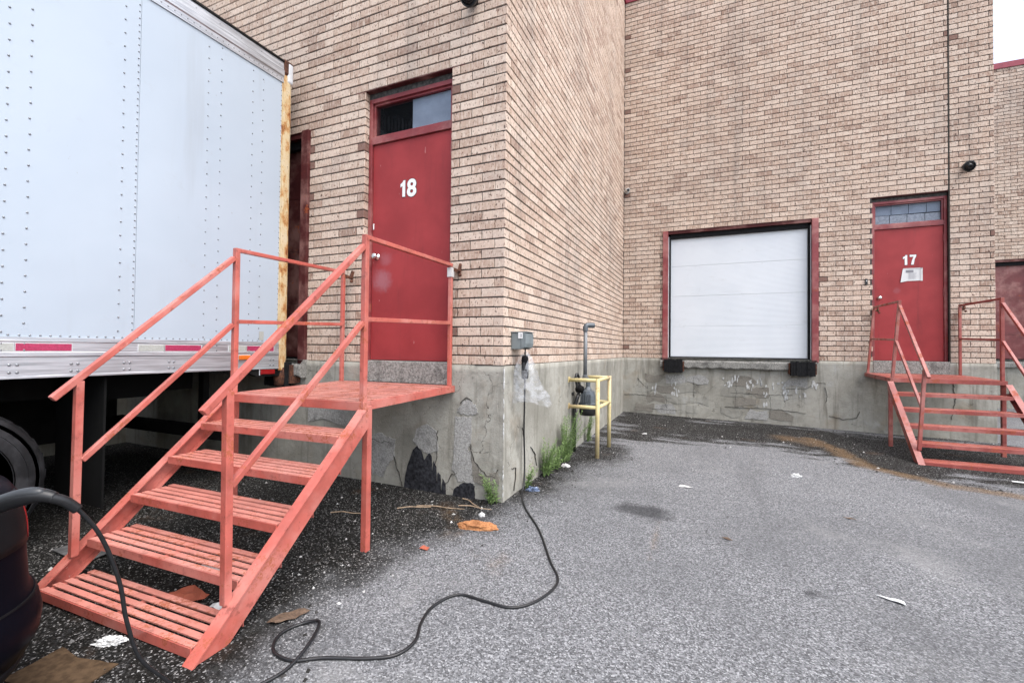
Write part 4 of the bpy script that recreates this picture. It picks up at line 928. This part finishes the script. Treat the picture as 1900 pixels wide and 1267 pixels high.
MB().box((CHW-.10, 1.83, .76+CZ), (CHW-.008, 1.99, .865+CZ)).build('charge_port', 'cartrim', car, bevel=.01)

# ------------------------------------------------------------------ charging cable
def spline(pts, n=10):
    pts = [Vector(p) for p in pts]; out = []
    for i in range(len(pts)-1):
        p0, p1, p2, p3 = pts[max(i-1, 0)], pts[i], pts[i+1], pts[min(i+2, len(pts)-1)]
        for k in range(n):
            t = k/n; out.append(.5*((2*p1)+(-p0+p2)*t+(2*p0-5*p1+4*p2-p3)*t*t+(-p0+3*p1-3*p2+p3)*t**3))
    out.append(pts[-1]); return out
ck = thing('charging_cable', 'black charging cable looping across the asphalt from the wall outlet to the car', 'cable', (.1, .25, -1.18))
ko = Vector((-.1, -.25, 1.18))
def kb(mb, name, mat, **k):
    mb.v = [tuple(Vector(p)+ko) for p in mb.v]; return mb.build(name, mat, ck, **k)
gp = [(.097, .218), (.25, -.069), (.498, -.412), (.716, -.799), (.843, -1.021), (.809, -1.249), (.704, -1.38), (.548, -1.389), (.383, -1.395), (.317, -1.538), (.337, -1.679), (.391, -1.809), (.368, -1.92), (.264, -1.995), (.091, -2.077), (-.022, -2.151), (-.148, -2.139), (-.217, -2.047), (-.19, -1.946), (-.104, -1.918), (-.025, -2.046), (.004, -2.2), (-.035, -2.34)]
R0 = .0078
path = [(.112, .23, -.10), (.11, .235, -.14), (.085, .29, -.40), (.05, .372, -.626), (.055, .385, -.95), (.07, .33, -1.12)]
for i, (x, y) in enumerate(gp):
    lift = R0*.9+(.016 if 19 <= i <= 20 else 0)
    path.append((x, y, gnd(x, y)+lift))
path += [(-.075, -2.42, gnd(-.075, -2.42)+.010), (-.095, -2.50, -1.205), (-.10, -2.61, -1.046), (-.10, -2.697, -.913), (-.10, -2.739, -.764), (-.10, -2.761, -.630), (-.10, -2.810, -.471), (-.10, -2.866, -.367), (-.105, -2.915, -.313)]
kb(MB().tube(spline(path, 8), [R0 if k < 8*(len(path)-9) else R0-.0016*min(1, (k-8*(len(path)-9))/12) for k in range(8*(len(path)-1)+1)], 10), 'cable', 'cable', smooth=True)
kb(MB().tube(spline([(-.10, -2.875, -.355), (-.102, -2.905, -.322), (-.11, -2.935, -.303)], 6), [.0145]*13, 12), 'strain_relief', 'cable', smooth=True)
hp = spline([(-.105, -2.925, -.306), (-.145, -2.955, -.296), (-.23, -2.99, -.322), (-.34, -3.03, -.370), (-.44, -3.055, -.430)], 6)
kb(MB().tube(hp, [.015+.009*min(1, k/8)+.010*max(0, (k-14)/10) for k in range(len(hp))], 14), 'handle', 'cable', smooth=True)
kb(MB().tube([p+Vector((0, -.006, .010)) for p in hp[3:20]], [.010+.0075*math.sin(math.pi*k/16)**.5 for k in range(17)], 12), 'handle_grip', 'handle', smooth=True)
cbx = MB()
cbx.tube(spline([(.112, .225, .09), (.112, .226, .07), (.112, .228, .0), (.112, .23, -.10), (.112, .232, -.125)], 4), [.012, .02, .027, .030, .032, .033, .033, .033, .033, .033, .033, .033, .032, .030, .026, .02, .010], 12)
kb(cbx, 'control_box', 'cartrim', smooth=True)
kb(MB().tube([(.118, .215, .20), (.116, .22, .14), (.113, .225, .085)], .007, 8), 'supply_lead', 'cable', smooth=True)
kb(MB().box((.105, .193, -.05), (.125, .199, .03)), 'indicator_panel', 'handle')

# ------------------------------------------------------------------ wall fixtures
eb = thing('outlet_box', 'grey weatherproof outlet box with a white sticker on the corner wall', 'outlet box', (0, .24, .145))
def eq(mb, root, name, mat, **k):
    o = Vector(root.location); mb.v = [tuple(Vector(p)-o) for p in mb.v]; return mb.build(name, mat, root, **k)
eq(MB().box((.001, .158, .148), (.10, .335, .300)), eb, 'box_body', 'boxgrey', bevel=.006)
eq(MB().prism([(.101, .150), (.142, .165), (.150, .20), (.150, .285), (.135, .303), (.101, .306)], 1, .152, .341), eb, 'cover', 'boxgrey', bevel=.004)
eq(MB().box((.075, .1505, .246), (.118, .1518, .300)), eb, 'sticker', 'white')
eq(MB().box((.092, .1495, .252), (.096, .1504, .292)).box((.103, .1495, .256), (.109, .1504, .288)), eb, 'sticker_print', 'ink')
eq(MB().box((.101, .20, .1475), (.138, .29, .152)), eb, 'cable_slot', 'black')
eq(MB().box((.0, .15, .301), (.155, .344, .308)), eb, 'rain_lip', 'boxgrey', bevel=.002)
# clear bag over the control box
bagm = MB(); N = 44; rows = 16; rndb = random.Random(5)
for j in range(rows+1):
    t = j/rows; z = .128-.46*t
    for k in range(N):
        a = 2*math.pi*k/N; fold = 1+.13*math.sin(4*a+2*t)+.08*math.sin(9*a+5*t+1)+rndb.uniform(-.03, .03)
        r = (.006+.150*min(1, t*1.15)**.62)*fold
        # the flat bag hangs square to the corner, its far lower corner pulled out
        ux, uy = r*math.cos(a), r*math.sin(a)*.42
        if t > .6 and math.cos(a) > .8: ux += .07*(t-.6)/.4
        x_ = .115+ux*.93-uy*.37; y_ = .235+ux*.37+uy*.93
        bagm.v.append((max(.022, x_), y_, z+(.018*math.sin(3*a)+rndb.uniform(-.006, .006))*t*t-(.02 if t > .9 and math.cos(a) > .8 else 0)))
for j in range(rows):
    for k in range(N): q = (k+1) % N; bagm.f.append((j*N+k, j*N+q, (j+1)*N+q, (j+1)*N+k))
tag(bagm.build('plastic_bag', 'bag', smooth=True), 'clear plastic bag tied over the cable control box below the outlet', 'plastic bag')

gm = thing('gas_meter', 'grey gas meter with a tall vent pipe behind yellow guard rails', 'gas meter', (.2, 2.25, -1.16))
eq(MB().lathe([(.04, -.70), (.10, -.695), (.112, -.66), (.112, -.60), (.105, -.575)], (.2, 2.2, 0), (0, 0, 1), 20), gm, 'meter_base', 'black', smooth=True)
eq(MB().lathe([(.108, -.572), (.122, -.560), (.122, -.545), (.105, -.53), (.098, -.44), (.085, -.385), (.05, -.365), (.03, -.33), (.03, -.27)], (.2, 2.2, 0), (0, 0, 1), 12), gm, 'meter_body', 'metergrey')
for k in range(5): eq(MB().box((.19+.03*k-.06, 2.085-.004, -.53), (.205+.03*k-.06, 2.10, -.42)), gm, 'meter_rib', 'metergrey')
eq(MB().tube([(.2, 2.2, -.30), (.195, 2.24, -.255), (.16, 2.33, -.235), (.125, 2.36, -.23)], .028, 10), gm, 'union_pipe', 'pipegrey', smooth=True)
eq(MB().tube([(.12, 2.36, -.24), (.12, 2.36, .43)], .027, 12), gm, 'vent_pipe', 'pipegrey', smooth=True)
eq(MB().lathe([(.055, -.255), (.055, -.235), (.036, -.225), (.036, -.19), (.028, -.185)], (.12, 2.36, 0), (0, 0, 1), 12), gm, 'pipe_flange', 'pipegrey')
eq(MB().tube(spline([(.12, 2.36, .40), (.12, 2.36, .45), (.135, 2.375, .478), (.17, 2.405, .482), (.215, 2.44, .482)], 5), .036, 12), gm, 'pipe_elbow', 'metergrey', smooth=True)
eq(MB().tube([(.055, 2.08, -1.2), (.055, 2.08, -.60), (.075, 2.10, -.50), (.10, 2.12, -.42)], .024, 10), gm, 'gas_riser', 'black', smooth=True)
eq(MB().tube(spline([(.10, 2.12, -.42), (.08, 2.09, -.30), (.07, 2.07, -.22), (.075, 2.10, -.165), (.09, 2.14, -.20), (.10, 2.15, -.30), (.14, 2.17, -.36)], 6), .017, 8), gm, 'hose_loop', 'black', smooth=True)
eq(MB().lathe([(.02, -.05), (.045, -.04), (.05, 0), (.045, .04), (.02, .05)], (.11, 2.13, -.36), (1, -.3, 0), 14), gm, 'regulator', 'darksteel', smooth=True)
eq(MB().tube([(.05, 2.08, -.42), (.001, 2.08, -.42)], .02, 8), gm, 'wall_stub', 'black')
gd = thing('pipe_guard', 'pale yellow welded pipe guard standing round the gas meter', 'guard rail', (.2, 2.25, -1.16))
for py, wy in ((1.88, 1.95), (2.57, 2.70)):
    x = .402
    eq(MB().tube([(x, py, gnd(x, py)-.03), (x, py, -.200)], .025, 14), gd, 'post', 'yellow', smooth=True)
    for z in (-.222, -.555):
        eq(MB().tube([(x-.018, py, z), (.012, wy, z-.01)], .023, 12), gd, 'rail', 'yellow', smooth=True)
        eq(MB().box((.0165, wy-.035, z-.04), (.024, wy+.035, z+.03)), gd, 'wall_plate', 'yellow')
for z in (-.222, -.555): eq(MB().tube([(.402, 1.90, z), (.402, 2.55, z)], .022, 12), gd, 'rail', 'yellow', smooth=True)

# lamps, camera, door bell, notice
def wall_lamp(x, y, z, label, r=.082):
    o = thing('wall_lamp', label, 'wall lamp', (x, y, z), 0, 'black security lamps on the brick')
    ax = (0.12, -1, -.35)
    MB().lathe([(.045, .0), (.045, .03), (.025, .035), (.025, .06)], (0, 0, .0), (0, -1, 0), 16).build('mount', 'black', o, smooth=True)
    MB().lathe([(.035, 0), (.055, .02), (r*.95, .045), (r, .06), (r, .075), (r*.86, .080), (r*.80, .066), (r*.62, .085), (r*.55, .078), (r*.35, .10), (r*.12, .105)], (0, -.05, -.01), ax, 28).build('lamp_head', 'black', o, smooth=False)
    MB().lathe([(.02, .0), (.018, .018), (.006, .024)], (.01, -.165, -.047), ax, 12).build('lens', 'rubber', o)
    return o
wall_lamp(5.37, L-.001, 3.135, 'black round lamp on the brick to the right of door 17')
wall_lamp(-.335, -.001, 3.335, 'black lamp at the top edge above door 18')
sc = thing('security_camera', 'small white bullet camera in the corner left of the white dock door', 'camera', (.06, L-.003, 3.43))
MB().lathe([(.05, 0), (.05, .02), (.02, .03)], (0, 0, 0), (0, -1, 0), 14).build('mount', 'white2', sc)
MB().tube([(0, -.02, 0), (.02, -.07, -.02)], .012, 8).build('arm', 'white2', sc)
MB().lathe([(.03, -.06), (.04, -.05), (.04, .05), (.036, .06)], (.025, -.10, -.01), (.5, -1, -.25), 14).build('housing', 'white2', sc, smooth=True)
MB().lathe([(.030, .0605), (.028, .065), (.012, .064)], (.025, -.10, -.01), (.5, -1, -.25), 14).build('lens', 'black', sc)
db = thing('door_bell', 'small black bell push on the brick left of door 17', 'door bell', (4.08, L-.001, 1.36))
MB().box((-.018, -.02, -.05), (.018, 0, .05)).build('bell_body', 'black', db, bevel=.004)
MB().lathe([(.010, 0), (.010, .006), (.004, .007)], (0, -.0205, .012), (0, -1, 0), 12).build('button', 'white2', db)
nt_ = thing('paper_notice', 'white paper notice taped on door 17 with one corner curling', 'notice', (4.725, L+.084, 1.46))
mbn = MB(); pn = []
for i in range(9):
    for j in range(5):
        u, v = i/8, j/4; x = -.125+.245*u; z = -.105+.205*v
        lift = .004+.05*max(0, .28-u)**1.2*(1.2-v)
        x2 = x-(.035*max(0, .25-u)*(1-v)*4); pn.append((x2, -lift, z-.02*max(0, .25-u)*4*(1-v)))
mbn.v = pn
for i in range(8):
    for j in range(4): a = i*5+j; mbn.f.append((a, a+5, a+6, a+1))
o = mbn.build('sheet', 'paper', nt_, smooth=True)
MB().box((-.085, -.0075, .035), (.015, -.0065, .075)).build('heading', 'ink', nt_)
for k in range(6): MB().box((-.05, -.0075, .018-k*.017), (.06-.012*(k % 3), -.0066, .024-k*.017)).build('print_line', 'inklight', nt_)
for q in ((-.12, .094, .13, .108), (.105, -.11, .135, .105)): MB().box((q[0], -.0085, q[1]), (q[2], -.0078, q[3])).build('tape_strip', 'tapeclear', nt_)

# ------------------------------------------------------------------ weeds
def weed(x, y, n, h, spread, label, seed, nx_=0., ny_=0.):
    r = random.Random(seed); root = thing('weed', label, 'weed', (x, y, gnd(x, y)), 0, 'green weeds along the concrete base')
    stems = MB(); lv = MB()
    for k in range(n):
        a = r.uniform(0, 2*math.pi); q = r.random()**.5*spread*.5
        bx, by = q*math.cos(a)*(1-abs(nx_)*.6), q*math.sin(a); hh = h*r.uniform(.55, 1.0)
        tx, ty = bx+r.gauss(0, spread*.35)+nx_*.05, by+r.gauss(0, spread*.35)+ny_*.05
        if nx_ > 0: tx = max(tx, -.02); bx = max(bx, -.01)
        if ny_ < 0: ty = min(ty, .01); by = min(by, .01)
        pts = [Vector((bx+(tx-bx)*t**1.5, by+(ty-by)*t**1.5, hh*t)) for t in (0, .25, .5, .75, 1)]
        stems.tube(pts, [.0028, .0025, .002, .0016, .0008], 4, False)
        m_ = int(hh/.0085)
        for i in range(m_):
            t = .08+.92*i/m_; s = t*4; i0 = min(3, int(s)); p = pts[i0].lerp(pts[i0+1], s-i0)
            b = i*2.4+r.uniform(-.5, .5); ll = (.055*(1-.55*t)+.010)*r.uniform(.6, 1.15); el = r.uniform(.15, .85)
            d = Vector((math.cos(b)*math.cos(el), math.sin(b)*math.cos(el), math.sin(el))); sd_ = d.cross(Vector((0, 0, 1))).normalized()*ll*.12
            tip = p+d*ll+Vector((0, 0, -.25*ll*(1-t)))
            if nx_ > 0 and tip.x+root.location.x < .018: continue
            mid = p.lerp(tip, .5)+Vector((0, 0, .06*ll))
            lv.quad(p, mid+sd_, tip, mid-sd_)
    stems.build('stem', 'leaf', root); lv.build('leaves', 'leaf', root)
weed(.075, .93, 20, .42, .19, 'feathery weed clump in front of the tallest one', 1, 1)
weed(.08, 1.22, 14, .28, .17, 'low weed clump between the two taller clumps', 2, 1)
weed(.09, 1.55, 26, .58, .25, 'tallest weed clump beside the gas riser', 3, 1)
weed(.06, 2.75, 10, .46, .08, 'thin weed behind the yellow guard', 4, 1)
weed(.06, .45, 9, .22, .08, 'small weed beside the hanging cable', 5, 1)
weed(-.07, -.05, 12, .25, .10, 'small weed at the very corner of the concrete', 6, 0, -1)

# ------------------------------------------------------------------ litter
def flake(name, label, cat, x, y, pts, mat, thick=.003, tilt=(0, 0), lift=.003, crumple=0., rz=0, seed=0):
    r = random.Random(seed); mb = MB().prism([p for p in pts], 2, 0, thick)
    o = mb.build(name, mat); 
    if crumple:
        bm = bmesh.new(); bm.from_mesh(o.data); bmesh.ops.triangulate(bm, faces=bm.faces); bmesh.ops.subdivide_edges(bm, edges=bm.edges, cuts=3, use_grid_fill=True)
        for v in bm.verts: v.co.z += crumple*(.5+mnoise.noise(Vector((v.co.x*22+seed, v.co.y*22, 0))))
        bm.to_mesh(o.data); bm.free()
    o.location = (x, y, gnd(x, y)+lift); o.rotation_euler = (tilt[0], tilt[1], rz); tag(o, label, cat); return o
def lump(name, label, cat, x, y, rx, ry, rz_, mat, rot=0, amp=.35, fr=6, seed=0):
    bm = bmesh.new(); bmesh.ops.create_icosphere(bm, subdivisions=4, radius=1)
    for v in bm.verts:
        k = 1+amp*mnoise.noise(v.co*fr*.35+Vector((seed*7, 0, 0)))+amp*.6*mnoise.noise(v.co*fr+Vector((0, seed*5, 0)))
        v.co = Vector((v.co.x*rx*k, v.co.y*ry*k, max(-.25, v.co.z)*rz_*k))
    me = bpy.data.meshes.new(name); bm.to_mesh(me); bm.free(); me.materials.append(MAT[mat])
    o = bpy.data.objects.new(name, me); COL.objects.link(o); o.location = (x, y, gnd(x, y)+rz_*.2); o.rotation_euler = (0, 0, rot); tag(o, label, cat); return o
lump('foam_chunk', 'orange chunk of foam lying on the dark grit by the corner', 'foam', .06, -.56, .135, .05, .04, 'foam', .30, .35, 5, 1)
flake('paper_scrap', 'narrow white paper triangle alone on the open asphalt', 'paper', 2.61, -.40, [(-.075, .028), (.05, -.025), (.052, .018)], 'paper', .002, (.03, -.02), .006, .006, rz=-.05)
flake('cardboard_sheet', 'wet brown cardboard at the bottom left under the first tread', 'cardboard', -.83, -2.60, [(-.20, -.09), (.17, -.10), (.16, .10), (-.05, .085), (-.19, .12)], 'card', .005, (.02, .02), .004, .006, rz=.2)
flake('board_scrap', 'grey board scrap on the ground under the platform', 'board', -2.22, -.20, [(-.20, -.13), (.16, -.16), (.22, .10), (-.05, .13)], 'plate', .008, (.08, -.05), .02, .006)
lump('crumpled_tissue', 'crumpled white tissue beside the lowest tread', 'tissue', -.90, -2.405, .060, .026, .022, 'paper', .5, .6, 9, 3)
flake('leaf', 'brown dead leaf beside the right stringer', 'leaf', -.30, -1.93, [(-.10, -.02), (-.06, -.05), (.03, -.035), (.10, .0), (.05, .03), (-.04, .03)], 'brownleaf', .002, (.05, .03), .006, .012, rz=.9, seed=4)
flake('paper_scrap', 'small white scrap near the inner corner of the bay', 'paper', .72, 3.67, [(-.04, -.02), (.04, -.014), (.034, .024), (-.034, .02)], 'paper', .002, (0, 0), .005, .012, seed=5)
lump('crumpled_paper', 'crumpled white paper on the asphalt in front of the dock door', 'paper', 2.52, 2.2, .042, .028, .022, 'paper', .3, .7, 8, 6)
flake('paper_scrap', 'flat pale wrapper left of the oil stain on the asphalt', 'wrapper', 1.44, 1.22, [(-.065, -.012), (.015, -.022), (.07, -.006), (.03, .018), (-.045, .022)], 'tapeclear', .002, (0, 0), .004, .010, seed=7)
lump('drink_wrapper', 'blue and silver wrapper beside the foot of the hanging cable', 'wrapper', .13, .40, .055, .035, .025, 'bluefoil', .4, .6, 9, 8)
lump('paper_ball', 'small white wad beside the sticks at the corner', 'paper', -.02, -.34, .025, .018, .02, 'paper', 0, .5, 8, 9)
lump('paper_ball', 'grey white wad in front of the weeds by the guard', 'paper', .17, 1.33, .045, .035, .022, 'tapeclear', 0, .5, 8, 10)
flake('white_strip', 'white strip on the ground at the right edge by the stairs', 'strip', 4.80, 3.10, [(-.14, -.02), (.14, -.03), (.14, .02), (-.13, .025)], 'paper', .004, (.02, 0), .006, .003, rz=-.1)
flake('leaf', 'reddish scrap left of the orange foam', 'leaf', -.10, -1.02, [(-.03, -.02), (.03, -.015), (.025, .02), (-.02, .02)], 'redleaf', .002, (.1, .1), .006, .01, seed=12)
flake('leaf', 'dark dry leaf in the middle of the open asphalt', 'leaf', 1.78, .08, [(-.04, -.006), (.0, -.014), (.04, 0), (.0, .014)], 'brownleaf', .002, (.05, .05), .004, .008, rz=-.4, seed=13)
flake('leaf', 'dark curled leaf on the asphalt left of the paper triangle', 'leaf', 2.72, .95, [(-.05, -.006), (.0, -.012), (.05, 0), (.0, .010)], 'brownleaf', .002, (.05, .05), .004, .010, rz=-.3, seed=14)
flake('plastic_scrap', 'pale plastic sheet lying under the second tread', 'plastic', -1.10, -1.80, [(-.13, -.06), (.10, -.07), (.14, .05), (-.02, .08), (-.12, .05)], 'tapeclear', .002, (.05, 0), .01, .02, seed=15)
flake('plastic_scrap', 'torn pinkish packet under the lowest treads', 'plastic', -.95, -2.02, [(-.12, -.04), (.08, -.06), (.12, .03), (-.06, .06)], 'redleaf', .002, (.1, 0), .01, .02, seed=16)
flake('plastic_scrap', 'white torn bag at the foot of the right stringer', 'plastic', -.66, -2.02, [(-.07, -.04), (.07, -.03), (.06, .04), (-.05, .05)], 'paper', .002, (.2, 0), .012, .03, seed=17)
flake('board_scrap', 'dark flat sheet on the ground beside the car', 'board', -2.15, -1.95, [(-.22, -.10), (.20, -.12), (.16, .10), (-.20, .12)], 'plate', .006, (.03, 0), .006, .01, seed=18)
for k, (x, y, ln, a, lb) in enumerate([(-.24, -.13, .26, -.5, 'short brown stick against the corner of the base'), (-.42, -.33, .42, .25, 'long thin pale stick in front of the tar patch'), (-.62, -.42, .28, .55, 'thin stick crossing behind the stair leg'), (-1.05, -.75, .26, .35, 'thin twig on the grit below the platform'), (-.15, -.22, .3, .1, 'pale straw lying beside the orange foam')]):
    dx, dy = math.cos(a)*ln/2, math.sin(a)*ln/2
    pts = spline([(-dx, -dy, 0), (-dx*.3, -dy*.3+.012, .006), (dx*.4, dy*.4-.008, .004), (dx, dy, .001)], 5)
    o = MB().tube(pts, [.0055-.003*i/len(pts) for i in range(len(pts))], 6).build('stick', 'stick'); o.location = (x, y, gnd(x, y)+.007); tag(o, lb, 'stick')
# loose stones on the silt: one mass
st = MB(); tint = []; rs_ = random.Random(11); cnt = 0
while cnt < 9000:
    if rs_.random() < .6: x, y = rs_.uniform(-2.6, .6), rs_.uniform(-3.0, 2.6)
    else: x, y = rs_.uniform(-.1, 6.2), rs_.uniform(1.8, L)
    if x < 0 and y > -.02: continue
    d_ = float(sdf(DIRT, np.array([x]), np.array([y]))[0]) if cnt % 1 == 0 else 0
    if d_ < rs_.uniform(-.25, .1): continue
    r = min(.02, .0035*math.exp(abs(rs_.gauss(0, .65)))); z = gnd(x, y)
    b = len(st.v); a0 = rs_.uniform(0, 6.28)
    for k in range(4): a = a0+k*math.pi/2+rs_.uniform(-.3, .3); q = r*rs_.uniform(.7, 1.3); st.v.append((x+q*math.cos(a), y+q*math.sin(a), z-.002))
    st.v.append((x+rs_.uniform(-.3, .3)*r, y+rs_.uniform(-.3, .3)*r, z+r*rs_.uniform(.5, 1.0)))
    tv = rs_.random()**1.9
    for k in range(4): st.f.append((b+k, b+(k+1) % 4, b+4)); tint.append(tv)
    cnt += 1
so = st.build('loose_gravel', 'stone', tint=tint, kind='stuff'); so['label'] = 'loose gravel and grit along the foot of the walls'; so['category'] = 'gravel'
